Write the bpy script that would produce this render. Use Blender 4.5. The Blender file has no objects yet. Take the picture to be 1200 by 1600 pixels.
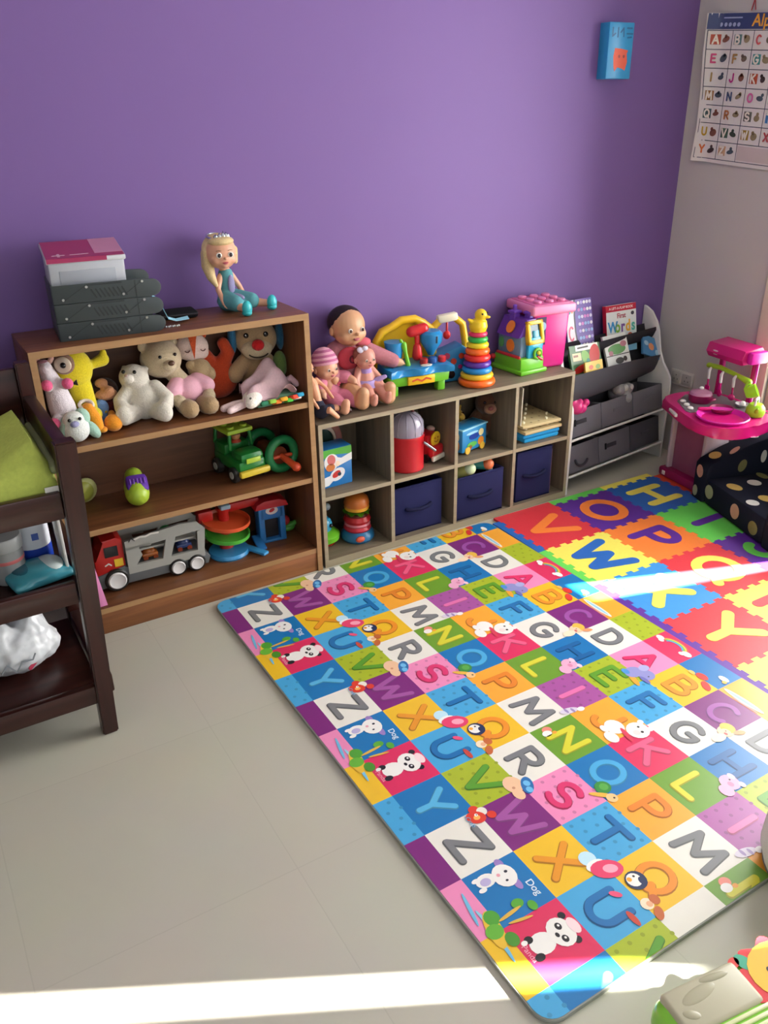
import bpy, bmesh, math, random
from mathutils import Matrix, Vector, Euler
random.seed(7)
PI = math.pi
SC = bpy.context.scene
COL = SC.collection

# ------------------------------------------------------------------ materials
def lin(h):
    h = h.lstrip('#')
    v = [int(h[i:i+2], 16)/255 for i in (0, 2, 4)]
    return [c/12.92 if c <= .04045 else ((c+.055)/1.055)**2.4 for c in v] + [1]

MATS = {}
def mat(h, kind='plastic', rough=None, scale=None):
    """procedural material: colour with slight noise variation, kind decides finish"""
    key = (h, kind, rough, scale)
    if key in MATS: return MATS[key]
    m = bpy.data.materials.new(kind + '_' + h.lstrip('#'))
    m.use_nodes = True
    nt = m.node_tree; N = nt.nodes; L = nt.links
    b = N['Principled BSDF']
    c = lin(h)
    R = {'plastic': .35, 'fabric': .9, 'plush': .95, 'wood': .45, 'paper': .6, 'paint': .7, 'skin': .45,
         'metal': .25, 'print': .32, 'foam': .42, 'glass': .05, 'gloss': .15, 'hair': .5}[kind]
    b.inputs['Roughness'].default_value = R if rough is None else rough
    tc = N.new('ShaderNodeTexCoord')
    no = N.new('ShaderNodeTexNoise')
    L.new(tc.outputs['Object'], no.inputs['Vector'])
    mix = N.new('ShaderNodeMix'); mix.data_type = 'RGBA'
    var = {'plastic': .05, 'fabric': .16, 'plush': .22, 'paper': .05, 'paint': .05, 'skin': .06, 'metal': .04,
           'print': .03, 'foam': .06, 'glass': 0, 'gloss': .03, 'wood': .4, 'hair': .25}[kind]
    no.inputs['Scale'].default_value = scale or {'plush': 220, 'fabric': 350, 'foam': 120, 'hair': 150}.get(kind, 25)
    no.inputs['Detail'].default_value = 3
    mix.inputs['A'].default_value = [x*(1-var) for x in c[:3]] + [1]
    mix.inputs['B'].default_value = [min(1, x*(1+var)) for x in c[:3]] + [1]
    L.new(no.outputs['Fac'], mix.inputs['Factor'])
    L.new(mix.outputs['Result'], b.inputs['Base Color'])
    if kind in ('plush', 'fabric', 'foam', 'hair'):
        bp = N.new('ShaderNodeBump'); bp.inputs['Strength'].default_value = {'plush': .55, 'fabric': .3, 'foam': .08, 'hair': .4}[kind]
        bp.inputs['Distance'].default_value = .004 if kind == 'plush' else .0015
        L.new(no.outputs['Fac'], bp.inputs['Height']); L.new(bp.outputs['Normal'], b.inputs['Normal'])
        if kind == 'plush':
            b.inputs['Sheen Weight'].default_value = .25
        b.inputs['Specular IOR Level'].default_value = .2 if kind != 'foam' else .4
    if kind == 'metal': b.inputs['Metallic'].default_value = .9
    if kind == 'glass':
        b.inputs['Transmission Weight'].default_value = .9; b.inputs['IOR'].default_value = 1.2
    MATS[key] = m
    return m

def wood(name, c1, c2, axis='x', scale=3.0, rough=.42):
    if name in MATS: return MATS[name]
    m = bpy.data.materials.new(name); m.use_nodes = True
    nt = m.node_tree; N = nt.nodes; L = nt.links; b = N['Principled BSDF']
    tc = N.new('ShaderNodeTexCoord'); mp = N.new('ShaderNodeMapping')
    st = {'x': (.9, 14, 14), 'z': (14, 14, .9), 'y': (14, .9, 14)}[axis]
    mp.inputs['Scale'].default_value = st
    no = N.new('ShaderNodeTexNoise'); no.inputs['Scale'].default_value = scale; no.inputs['Detail'].default_value = 6; no.inputs['Distortion'].default_value = .6
    r = N.new('ShaderNodeValToRGB')
    r.color_ramp.elements[0].position = .3; r.color_ramp.elements[0].color = lin(c1)
    r.color_ramp.elements[1].position = .72; r.color_ramp.elements[1].color = lin(c2)
    L.new(tc.outputs['Object'], mp.inputs['Vector']); L.new(mp.outputs['Vector'], no.inputs['Vector'])
    L.new(no.outputs['Fac'], r.inputs['Fac']); L.new(r.outputs['Color'], b.inputs['Base Color'])
    b.inputs['Roughness'].default_value = rough
    MATS[name] = m
    return m

# ------------------------------------------------------------------ mesh builder
def RZ(a): return Matrix.Rotation(a, 4, 'Z')
def RX(a): return Matrix.Rotation(a, 4, 'X')
def RY(a): return Matrix.Rotation(a, 4, 'Y')
def TR(x, y=0, z=0): return Matrix.Translation((x, y, z)) if not hasattr(x, '__len__') else Matrix.Translation(x)
def frame(o, r, u):
    """matrix whose local x is r, y is u, z is r x u, at o"""
    r = Vector(r).normalized(); u = Vector(u).normalized(); n = r.cross(u)
    return Matrix(((r.x, u.x, n.x, o[0]), (r.y, u.y, n.y, o[1]), (r.z, u.z, n.z, o[2]), (0, 0, 0, 1)))

class MB:
    def __init__(s, m=None):
        s.bm = bmesh.new(); s.mats = []; s.X = Matrix.Identity(4); s.i = 0
        if m is not None: s.m(m)
    def m(s, m):
        if m not in s.mats: s.mats.append(m)
        s.i = s.mats.index(m); return s
    def x(s, X): s.X = X; return s
    def _fin(s, vs, M):
        M = s.X @ M
        fs = set()
        for v in vs:
            v.co = M @ v.co
            for f in v.link_faces: fs.add(f)
        for f in fs: f.material_index = s.i
        return s
    def box(s, c, d, bev=0, rot=None, seg=2):
        g = bmesh.ops.create_cube(s.bm, size=1)
        vs = g['verts']
        for v in vs: v.co = Vector((v.co.x*d[0], v.co.y*d[1], v.co.z*d[2]))
        if bev:
            es = list({e for v in vs for e in v.link_edges})
            r = bmesh.ops.bevel(s.bm, geom=es, offset=min(bev, min(d)*.49), segments=seg, affect='EDGES', profile=.5)
            vs = list({v for f in r['faces'] for v in f.verts} | {v for v in vs if v.is_valid})
        return s._fin(vs, TR(*c) @ (rot or Matrix.Identity(4)))
    def bx(s, a, b, bev=0, rot=None):
        return s.box([(p+q)/2 for p, q in zip(a, b)], [abs(q-p) for p, q in zip(a, b)], bev, rot)
    def ell(s, c, r, rot=None, n=20):
        if not hasattr(r, '__len__'): r = (r, r, r)
        g = bmesh.ops.create_uvsphere(s.bm, u_segments=n, v_segments=max(6, n*2//3), radius=1)
        return s._fin(g['verts'], TR(*c) @ (rot or Matrix.Identity(4)) @ Matrix.Diagonal((r[0], r[1], r[2], 1)))
    def tube(s, pts, rs, n=12, caps=True):
        """round tube through pts with radii rs, spherical ends"""
        pts = [Vector(p) for p in pts]
        if not hasattr(rs, '__len__'): rs = [rs]*len(pts)
        P = []; Rr = []
        T = []
        for i in range(len(pts)):
            a = pts[max(0, i-1)]; b = pts[min(len(pts)-1, i+1)]
            T.append((b-a).normalized())
        seq = []
        if caps:
            for t in (80, 55, 28): seq.append((pts[0]-T[0]*rs[0]*math.sin(math.radians(t)), rs[0]*math.cos(math.radians(t)), T[0]))
        for p, r, t in zip(pts, rs, T): seq.append((p, r, t))
        if caps:
            for t in (28, 55, 80): seq.append((pts[-1]+T[-1]*rs[-1]*math.sin(math.radians(t)), rs[-1]*math.cos(math.radians(t)), T[-1]))
        u = T[0].orthogonal().normalized(); rings = []; allv = []
        for p, r, t in seq:
            u = (u - t*u.dot(t)); u = u.normalized() if u.length > 1e-6 else t.orthogonal().normalized()
            w = t.cross(u)
            ring = [s.bm.verts.new(p + (u*math.cos(2*PI*k/n) + w*math.sin(2*PI*k/n))*r) for k in range(n)]
            rings.append(ring); allv += ring
        for a, b in zip(rings, rings[1:]):
            for k in range(n): s.bm.faces.new((a[k], a[(k+1) % n], b[(k+1) % n], b[k]))
        s.bm.faces.new(list(reversed(rings[0]))); s.bm.faces.new(rings[-1])
        return s._fin(allv, Matrix.Identity(4))
    def lathe(s, prof, M=None, n=28, arc=None):
        """prof: list of (r,z)"""
        rings = []; allv = []
        for r, z in prof:
            if r < 1e-5:
                v = s.bm.verts.new((0, 0, z)); rings.append([v]); allv.append(v)
            else:
                ring = [s.bm.verts.new((r*math.cos(2*PI*k/n), r*math.sin(2*PI*k/n), z)) for k in range(n)]
                rings.append(ring); allv += ring
        for a, b in zip(rings, rings[1:]):
            if len(a) == 1 and len(b) == 1: continue
            for k in range(n):
                k2 = (k+1) % n
                if len(a) == 1: s.bm.faces.new((a[0], b[k2], b[k]))
                elif len(b) == 1: s.bm.faces.new((a[k], a[k2], b[0]))
                else: s.bm.faces.new((a[k], a[k2], b[k2], b[k]))
        if len(rings[0]) > 1: s.bm.faces.new(list(reversed(rings[0])))
        if len(rings[-1]) > 1: s.bm.faces.new(rings[-1])
        return s._fin(allv, M or Matrix.Identity(4))
    def cyl(s, c, r, h, M=None, n=28, bev=.0, r2=None):
        r2 = r if r2 is None else r2
        if bev: p = [(0, 0), (r-bev, 0), (r, bev), (r2, h-bev), (r2-bev, h), (0, h)]
        else: p = [(0, 0), (r, 0), (r2, h), (0, h)]
        return s.lathe(p, TR(*c) @ (M or Matrix.Identity(4)), n)
    def tor(s, c, R, r, M=None, n=32, k=12, sz=1.0):
        vs = []; g = []
        for i in range(n):
            a = 2*PI*i/n; row = []
            for j in range(k):
                b = 2*PI*j/k
                row.append(s.bm.verts.new(((R+r*math.cos(b))*math.cos(a), (R+r*math.cos(b))*math.sin(a), r*sz*math.sin(b))))
            g.append(row); vs += row
        for i in range(n):
            for j in range(k):
                s.bm.faces.new((g[i][j], g[(i+1) % n][j], g[(i+1) % n][(j+1) % k], g[i][(j+1) % k]))
        return s._fin(vs, TR(*c) @ (M or Matrix.Identity(4)))
    def prism(s, poly, h, M=None, bev=0):
        """polygon in local xy extruded along local z by h (h=0: flat face)"""
        vs = [s.bm.verts.new((p[0], p[1], 0)) for p in poly]
        ar = sum(poly[i][0]*poly[(i+1) % len(poly)][1]-poly[(i+1) % len(poly)][0]*poly[i][1] for i in range(len(poly)))
        if ar < 0: vs.reverse()
        if h == 0:
            s.bm.faces.new(vs); return s._fin(vs, M or Matrix.Identity(4))
        top = [s.bm.verts.new((v.co.x, v.co.y, h)) for v in vs]
        n = len(vs)
        s.bm.faces.new(list(reversed(vs))); s.bm.faces.new(top)
        for i in range(n): s.bm.faces.new((vs[i], vs[(i+1) % n], top[(i+1) % n], top[i]))
        allv = vs+top
        if bev:
            es = [e for e in {e for v in allv for e in v.link_edges} if (e.verts[0] in top) == (e.verts[1] in top)]
            r = bmesh.ops.bevel(s.bm, geom=es, offset=bev, segments=2, affect='EDGES', profile=.5)
            allv = list({v for f in r['faces'] for v in f.verts} | {v for v in allv if v.is_valid})
        return s._fin(allv, M or Matrix.Identity(4))
    def disc(s, c, rx, ry=None, rot=0, h=0, M=None, n=20):
        ry = rx if ry is None else ry
        p = []
        for k in range(n):
            a = 2*PI*k/n; x = rx*math.cos(a); y = ry*math.sin(a)
            p.append((c[0]+x*math.cos(rot)-y*math.sin(rot), c[1]+x*math.sin(rot)+y*math.cos(rot)))
        z = c[2] if len(c) > 2 else 0
        return s.prism(p, h, (M or Matrix.Identity(4)) @ TR(0, 0, z))
    def stroke(s, pts, w, h=0, M=None, z=0):
        """rounded ribbon along a 2d polyline; each smooth run is one strip of faces"""
        pts = [Vector(p[:2]) for p in pts]; q = [pts[0]]
        for p in pts[1:]:
            if (p-q[-1]).length > 1e-6: q.append(p)
        runs = []; cur = [q[0]]
        for i in range(1, len(q)):
            cur.append(q[i])
            if i < len(q)-1 and (q[i]-q[i-1]).angle(q[i+1]-q[i]) > .75: runs.append(cur); cur = [q[i]]
        runs.append(cur)
        for k, r in enumerate(runs):
            if len(r) < 2: continue
            s.zk = (getattr(s, 'zk', 0)+1) % 9
            L_ = []; closed = (r[0]-r[-1]).length < 1e-4 and len(r) > 4
            n = len(r)
            for i in range(n):
                if closed and i in (0, n-1): d = (r[1]-r[0]).normalized()+(r[-1]-r[-2]).normalized()
                else: d = (r[min(n-1, i+1)]-r[max(0, i-1)])
                d.normalize(); nn = Vector((-d.y, d.x))*w/2
                L_.append((r[i]+nn, r[i]-nn, d))
            if not closed:
                def cap(c, d, sg):
                    out = []
                    for t in (.35, .65, .87, .99): out.append((c+d*sg*w/2*t+Vector((-d.y, d.x))*w/2*math.sqrt(1-t*t), c+d*sg*w/2*t-Vector((-d.y, d.x))*w/2*math.sqrt(1-t*t), d))
                    return out
                L_ = list(reversed(cap(r[0], L_[0][2], -1)))+L_+cap(r[-1], L_[-1][2], 1)
            if closed: L_[-1] = L_[0]
            zz = h+s.zk*.000025
            T = [[s.bm.verts.new((p[0].x, p[0].y, zz)), s.bm.verts.new((p[1].x, p[1].y, zz))] for p in (L_[:-1] if closed else L_)]
            allv = [v for t in T for v in t]
            if closed: T.append(T[0])
            if h:
                Bt = [[s.bm.verts.new((v.co.x, v.co.y, 0)) for v in t] for t in (T[:-1] if closed else T)]
                allv += [v for t in Bt for v in t]
                if closed: Bt.append(Bt[0])
            for i in range(len(T)-1):
                s.bm.faces.new((T[i][0], T[i][1], T[i+1][1], T[i+1][0]))
                if h:
                    s.bm.faces.new((T[i][1], Bt[i][1], Bt[i+1][1], T[i+1][1])); s.bm.faces.new((Bt[i][0], T[i][0], T[i+1][0], Bt[i+1][0]))
            if h and not closed:
                s.bm.faces.new((T[0][0], Bt[0][0], Bt[0][1], T[0][1])); s.bm.faces.new((T[-1][1], Bt[-1][1], Bt[-1][0], T[-1][0]))
            s._fin(allv, (M or Matrix.Identity(4)) @ TR(0, 0, z))
        return s
    def text(s, body, size, M, h=.0004, off=0, align='CENTER', sx=1):
        cu = bpy.data.curves.new('t', 'FONT'); cu.body = body; cu.size = size; cu.extrude = h; cu.offset = off
        cu.align_x = align; cu.align_y = 'CENTER'
        o = bpy.data.objects.new('t', cu); COL.objects.link(o)
        dg = bpy.context.evaluated_depsgraph_get()
        me = bpy.data.meshes.new_from_object(o.evaluated_get(dg))
        n0 = len(s.bm.verts); s.bm.from_mesh(me); s.bm.verts.ensure_lookup_table()
        vs = s.bm.verts[n0:]
        bpy.data.objects.remove(o); bpy.data.meshes.remove(me); bpy.data.curves.remove(cu)
        return s._fin(list(vs), M @ Matrix.Diagonal((sx, 1, 1, 1)))
    def build(s, name, parent=None, label=None, blob=0, smooth=5, ang=38, sub=0):
        bmesh.ops.recalc_face_normals(s.bm, faces=[f for f in s.bm.faces if len(f.verts) > 2]) if not getattr(s, 'keep', False) else None
        me = bpy.data.meshes.new(name); s.bm.to_mesh(me); s.bm.free()
        for m_ in s.mats: me.materials.append(m_)
        o = bpy.data.objects.new(name, me); COL.objects.link(o)
        if blob:
            md = o.modifiers.new('r', 'REMESH'); md.mode = 'VOXEL'; md.voxel_size = blob
            if smooth:
                sm = o.modifiers.new('s', 'SMOOTH'); sm.factor = .5; sm.iterations = smooth
            dg = bpy.context.evaluated_depsgraph_get()
            m2 = bpy.data.meshes.new_from_object(o.evaluated_get(dg)); o.modifiers.clear()
            o.data = m2; bpy.data.meshes.remove(me); me = m2; me.name = name
            me.materials.clear()
            for m_ in s.mats: me.materials.append(m_)
            for p in me.polygons: p.material_index = 0
        for p in me.polygons: p.use_smooth = True
        if not blob: me.set_sharp_from_angle(angle=math.radians(ang))
        if parent is not None: o.parent = parent
        if label: o['label'] = label
        return o

def tag(o, label, cat, group=None):
    o['label'] = label; o['category'] = cat
    if group: o['group'] = group
    return o
def thing(name, label, cat, loc, rz=0, group=None):
    o = bpy.data.objects.new(name, None); COL.objects.link(o)
    o.empty_display_size = .05
    o.location = loc; o.rotation_euler = (0, 0, rz)
    return tag(o, label, cat, group)
def struct(o): o['kind'] = 'structure'; return o
def copy_tree(o, parent=None):
    c = o.copy(); COL.objects.link(c)
    if parent is not None: c.parent = parent
    for ch in list(o.children): copy_tree(ch, c)
    return c
def place(o, loc, rz=0): o.location = loc; o.rotation_euler = (0, 0, rz); return o

def arc(cx, cy, rx, ry, a0, a1, n=12):
    return [(cx+rx*math.cos(math.radians(a0+(a1-a0)*k/n)), cy+ry*math.sin(math.radians(a0+(a1-a0)*k/n))) for k in range(n+1)]
def rrect(w, h, r, n=6, cx=0, cy=0):
    p = []
    for sx, sy, a in ((1, 1, 0), (-1, 1, 90), (-1, -1, 180), (1, -1, 270)):
        p += arc(cx+sx*(w/2-r), cy+sy*(h/2-r), r, r, a, a+90, n)
    return p

# glyph strokes in a unit box
GL = {
 'A': [[(0,0),(.5,1),(1,0)],[(.2,.36),(.8,.36)]],
 'B': [[(.1,0),(.1,1),(.5,1)]+arc(.5,.76,.33,.24,90,-90)+[(.1,.52)],[(.5,.52)]+arc(.52,.26,.4,.26,90,-90)+[(.1,0)]],
 'C': [arc(.52,.5,.45,.5,50,310,18)],
 'D': [[(.1,0),(.1,1),(.4,1)]+arc(.4,.5,.5,.5,90,-90,14)+[(.1,0)]],
 'E': [[(.85,1),(.12,1),(.12,0),(.88,0)],[(.12,.52),(.75,.52)]],
 'F': [[(.88,1),(.15,1),(.15,0)],[(.15,.52),(.75,.52)]],
 'G': [arc(.52,.5,.46,.5,45,345,18)+[(.96,.46),(.6,.46)]],
 'H': [[(.08,0),(.08,1)],[(.92,0),(.92,1)],[(.08,.5),(.92,.5)]],
 'I': [[(.5,0),(.5,1)]],
 'J': [[(.75,1),(.75,.3)]+arc(.42,.3,.33,.3,0,-170,10)],
 'K': [[(.1,0),(.1,1)],[(.85,1),(.12,.45)],[(.35,.6),(.9,0)]],
 'L': [[(.15,1),(.15,0),(.85,0)]],
 'M': [[(0,0),(.12,1),(.5,.25),(.88,1),(1,0)]],
 'N': [[(.08,0),(.08,1),(.92,0),(.92,1)]],
 'O': [arc(.5,.5,.48,.5,0,360,24)],
 'P': [[(.15,0),(.15,1),(.5,1)]+arc(.5,.72,.38,.28,90,-90)+[(.15,.44)]],
 'Q': [arc(.5,.52,.47,.48,0,360,24),[(.6,.25),(.95,-.03)]],
 'R': [[(.12,0),(.12,1),(.5,1)]+arc(.5,.74,.36,.26,90,-90)+[(.12,.48)],[(.45,.48),(.9,0)]],
 'S': [arc(.5,.74,.36,.26,35,270,12)+arc(.5,.25,.38,.25,90,-145,12)],
 'T': [[(.02,1),(.98,1)],[(.5,1),(.5,0)]],
 'U': [[(.08,1),(.08,.4)]+arc(.5,.4,.42,.4,180,360,14)+[(.92,1)]],
 'V': [[(.03,1),(.5,0),(.97,1)]],
 'W': [[(0,1),(.24,0),(.5,.75),(.76,0),(1,1)]],
 'X': [[(.08,0),(.92,1)],[(.08,1),(.92,0)]],
 'Y': [[(.5,0),(.5,.45),(.06,1)],[(.5,.45),(.94,1)]],
 'Z': [[(.08,1),(.92,1),(.08,0),(.92,0)]],
}
def glyph(mb, ch, w, hgt, th, M, h=0, z=0):
    for pl in GL[ch]:
        mb.stroke([((p[0]-.5)*w, (p[1]-.5)*hgt) for p in pl], th, h, M, z)
    return mb
E_RIGHT = 120; E_REAR = 16; E_SUN = 130; EXPO = 0.12
# ------------------------------------------------------------------ setting
XW = 3.104; XL = -2.3; YB = -4.7; ZC = 2.7
def paint(name, h, rough=.75, bump=.05):
    m = bpy.data.materials.new(name); m.use_nodes = True
    N = m.node_tree.nodes; L = m.node_tree.links; b = N['Principled BSDF']
    c = lin(h); tc = N.new('ShaderNodeTexCoord')
    n1 = N.new('ShaderNodeTexNoise'); n1.inputs['Scale'].default_value = 1.3; n1.inputs['Detail'].default_value = 4
    mx = N.new('ShaderNodeMix'); mx.data_type = 'RGBA'
    mx.inputs['A'].default_value = [x*.95 for x in c[:3]]+[1]; mx.inputs['B'].default_value = [min(1, x*1.05) for x in c[:3]]+[1]
    L.new(tc.outputs['Object'], n1.inputs['Vector']); L.new(n1.outputs['Fac'], mx.inputs['Factor']); L.new(mx.outputs['Result'], b.inputs['Base Color'])
    n2 = N.new('ShaderNodeTexNoise'); n2.inputs['Scale'].default_value = 180
    bp = N.new('ShaderNodeBump'); bp.inputs['Strength'].default_value = bump; bp.inputs['Distance'].default_value = .002
    L.new(tc.outputs['Object'], n2.inputs['Vector']); L.new(n2.outputs['Fac'], bp.inputs['Height']); L.new(bp.outputs['Normal'], b.inputs['Normal'])
    b.inputs['Roughness'].default_value = rough; b.inputs['Specular IOR Level'].default_value = .3
    return m
def floor_mat():
    m = bpy.data.materials.new('beige_floor_tile'); m.use_nodes = True
    N = m.node_tree.nodes; L = m.node_tree.links; b = N['Principled BSDF']
    tc = N.new('ShaderNodeTexCoord'); mp = N.new('ShaderNodeMapping')
    mp.inputs['Location'].default_value = (.315, .365, 0)
    L.new(tc.outputs['Object'], mp.inputs['Vector'])
    br = N.new('ShaderNodeTexBrick'); br.offset = 0; br.squash = 1
    br.inputs['Scale'].default_value = 1; br.inputs['Brick Width'].default_value = .6; br.inputs['Row Height'].default_value = .6
    br.inputs['Mortar Size'].default_value = .0016; br.inputs['Mortar Smooth'].default_value = .3
    br.inputs['Color1'].default_value = lin('#bfbcae'); br.inputs['Color2'].default_value = lin('#bdbaac'); br.inputs['Mortar'].default_value = lin('#b6b3a5')
    L.new(mp.outputs['Vector'], br.inputs['Vector'])
    no = N.new('ShaderNodeTexNoise'); no.inputs['Scale'].default_value = 3.5; no.inputs['Detail'].default_value = 5
    L.new(tc.outputs['Object'], no.inputs['Vector'])
    mx = N.new('ShaderNodeMix'); mx.data_type = 'RGBA'; mx.blend_type = 'MULTIPLY'; mx.inputs['Factor'].default_value = .12
    L.new(br.outputs['Color'], mx.inputs['A']); L.new(no.outputs['Color'], mx.inputs['B']); L.new(mx.outputs['Result'], b.inputs['Base Color'])
    b.inputs['Roughness'].default_value = .32
    bp = N.new('ShaderNodeBump'); bp.inputs['Strength'].default_value = .12; bp.inputs['Distance'].default_value = .001; bp.invert = True
    L.new(br.outputs['Fac'], bp.inputs['Height']); L.new(bp.outputs['Normal'], b.inputs['Normal'])
    return m
PURPLE = paint('purple_wall_paint', '#735894', .6)
GREY = paint('warm_grey_wall_paint', '#bebbb9', .75)
WHITE = paint('white_ceiling_paint', '#e6e4de', .8)
f = MB(floor_mat()); f.bx((XL-.15, YB-.15, -.1), (XW+.15, .15, 0)); struct(f.build('floor'))
f = MB(WHITE); f.bx((XL-.15, YB-.15, ZC), (XW+.15, .15, ZC+.1)); struct(f.build('ceiling'))
f = MB(PURPLE); f.bx((XL-.15, 0, 0), (XW+.15, .15, ZC)); struct(f.build('wall_back'))
f = MB(GREY); f.bx((XL-.15, YB, 0), (XL, 0, ZC)); struct(f.build('wall_left'))
WY0, WY1, WZ = -.64, -3.75, 2.58      # glazed door opening in the right wall
f = MB(GREY); f.bx((XW, WY0, 0), (XW+.15, 0, ZC)); f.bx((XW, WY1, WZ), (XW+.15, WY0, ZC)); f.bx((XW, YB, 0), (XW+.15, WY1, ZC)); struct(f.build('wall_right'))
# rear wall with a window opening
RX0, RX1, RZ0, RZ1 = -1.7, 1.9, .9, 2.3
f = MB(GREY); f.bx((XL-.15, YB-.15, 0), (RX0, YB, ZC)); f.bx((RX1, YB-.15, 0), (XW+.15, YB, ZC)); f.bx((RX0, YB-.15, 0), (RX1, YB, RZ0)); f.bx((RX0, YB-.15, RZ1), (RX1, YB, ZC)); struct(f.build('wall_front'))
def clear_glass():
    m = bpy.data.materials.new('window_glass'); m.use_nodes = True
    N = m.node_tree.nodes; L = m.node_tree.links
    t = N.new('ShaderNodeBsdfTransparent'); g = N.new('ShaderNodeBsdfGlossy'); g.inputs['Roughness'].default_value = .02
    fr = N.new('ShaderNodeFresnel'); fr.inputs['IOR'].default_value = 1.2
    mx = N.new('ShaderNodeMixShader'); L.new(fr.outputs['Fac'], mx.inputs['Fac']); L.new(t.outputs['BSDF'], mx.inputs[1]); L.new(g.outputs['BSDF'], mx.inputs[2])
    L.new(mx.outputs['Shader'], N['Material Output'].inputs['Surface'])
    return m
CLEAR = clear_glass()
CREAM = mat('#d9d0bb', 'paint')
# window_1: sliding glazed door with cream frame
w = bpy.data.objects.new('window_1', None); COL.objects.link(w); w.location = (XW+.07, (WY0+WY1)/2, 0); struct(w)
hw = (WY0-WY1)/2
f = MB(CREAM)
for y in (-hw+.03, hw-.03, .0): f.box((0, y, WZ/2), (.09, .06, WZ), .006)
f.box((0, 0, .02), (.09, 2*hw-.06, .04), .004); f.box((0, 0, WZ-.03), (.09, 2*hw-.06, .06), .004)
f.build('window_frame', w)
for k, s in enumerate((-1, 1)):
    g = MB(CLEAR); g.box((0, s*hw/2, WZ/2-.01), (.006, hw-.09, WZ-.1)); g.build('pane', w)
w = bpy.data.objects.new('window_2', None); COL.objects.link(w); w.location = ((RX0+RX1)/2, YB-.07, RZ0); struct(w)
f = MB(CREAM); hw2 = (RX1-RX0)/2; hh = RZ1-RZ0
for x_ in (-hw2+.03, 0, hw2-.03): f.box((x_, 0, hh/2), (.06, .08, hh), .005)
for z in (.03, hh-.03): f.box((0, 0, z), (2*hw2-.1, .08, .06), .005)
f.build('window_frame', w)
for s in (-1, 1):
    g = MB(CLEAR); g.box((s*hw2/2, 0, hh/2), (hw2-.09, .006, hh-.1)); g.build('pane', w)
# cream moulding at the room side of the glazed door
f = MB(CREAM); f.bx((XW-.02, -.655, 0), (XW-.001, -.575, WZ), .004); struct(f.build('trim_1'))
# unseen boards added outside to block the sun except through two shaped gaps
SX = 3.62
def scr(poly):  # (y,z) outline -> board in the plane x = SX
    S.prism([(p[0], p[1]) for p in poly], .04, frame((SX, 0, 0), (0, 1, 0), (0, 0, 1)))
S = MB(mat('#8f8b84', 'paint'))
k = -.467/.884*(SX-3.5)
def sl1(z): return -1.53-.345*z+k       # gap one leans
scr([(1.0, 0), (sl1(0)+.03, 0), (sl1(.66)+.03, .66), (sl1(1.28)+.09, 1.28), (1.0, 1.28)])
scr([(sl1(0)-.03, 0), (-6.5, 0), (-6.5, 1.28), (sl1(1.28)-.06, 1.28), (sl1(.66)-.03, .66)])
scr([(1.0, 1.28), (1.0, 4.2), (-3.634+k+.032, 4.2), (-3.634+k+.032, 1.88), (-3.634+k+.008, 1.78), (-3.634+k+.003, 1.28)])
scr([(-3.634+k-.003, 1.28), (-3.634+k-.008, 1.78), (-3.634+k-.032, 1.88), (-3.634+k-.032, 4.2), (-6.5, 4.2), (-6.5, 1.28)])
struct(S.build('trim_2'))
# ------------------------------------------------------------------ camera and light
cam = bpy.data.cameras.new('camera'); co = bpy.data.objects.new('camera', cam); COL.objects.link(co)
cam.sensor_fit = 'VERTICAL'; cam.sensor_height = 24; cam.lens = 24*1297.72/1600
cam.clip_start = .02
co.location = (-.2426, -2.9066, 1.6322); co.rotation_euler = (1.1209, .0172, -.5387)
SC.camera = co
def area(name, loc, rot, sx, sy, e, col):
    l = bpy.data.lights.new(name, 'AREA'); l.shape = 'RECTANGLE'; l.size = sx; l.size_y = sy; l.energy = e; l.color = col
    o = bpy.data.objects.new(name, l); COL.objects.link(o); o.location = loc; o.rotation_euler = rot; return o
area('daylight_right', (XW+.3, -1.45, 1.3), (0, PI/2, 0), 2.1, 1.5, E_RIGHT, (1, .985, .96))
area('daylight_right_far', (XW+.3, -3.0, 1.3), (0, PI/2, 0), 2.1, 1.4, E_RIGHT*.3, (1, .985, .96))
area('daylight_rear', (.1, YB-.3, 1.65), (PI/2, 0, 0), 3.6, 1.5, E_REAR, (1, .985, .96))
sl = bpy.data.lights.new('sun', 'SUN'); sl.energy = E_SUN; sl.angle = math.radians(.6); sl.color = (1, .95, .86)
so = bpy.data.objects.new('sun', sl); COL.objects.link(so)
el = math.radians(30); d = Vector((.884*math.cos(el), -.467*math.cos(el), math.sin(el)))
so.rotation_euler = d.to_track_quat('Z', 'Y').to_euler(); so.location = (6, -4, 4)
W = bpy.data.worlds.new('sky'); SC.world = W; W.use_nodes = True
W.node_tree.nodes['Background'].inputs['Color'].default_value = (.75, .87, 1, 1); W.node_tree.nodes['Background'].inputs['Strength'].default_value = 1.2
vs = SC.view_settings; vs.view_transform = 'Standard'; vs.look = 'None'; vs.gamma = 1; vs.use_curve_mapping = False; vs.exposure = EXPO
# ------------------------------------------------------------------ bookcase
BW = wood('brown_bookcase_wood', '#623b25', '#7e5032', 'x'); BWZ = wood('brown_bookcase_wood_upright', '#623b25', '#7e5032', 'z')
BD = wood('brown_bookcase_back', '#4a2c1b', '#5e3a25', 'x'); BE = wood('light_edge_band', '#97714a', '#a98258', 'x', rough=.5)
bc = thing('bookcase', 'brown wooden bookcase with three open shelves of soft toys and vehicles', 'bookcase', (.0793, -.31, 0))
bw, bh, bd = .916, 1.011, .29
def board(name, a, b, m, parent, e=None, eaxis='x', label=None):
    """board with a paler strip of edge banding along its front"""
    o = MB(m); o.bx((a[0], a[1]+.0015, a[2]), b, .001)
    if e: o.m(e); o.bx((a[0], a[1], a[2]), (b[0], a[1]+.0015, b[2]))
    return o.build(name, parent, label)
board('top_panel', (0, 0, bh-.022), (bw, bd, bh), BW, bc, BE)
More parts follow.
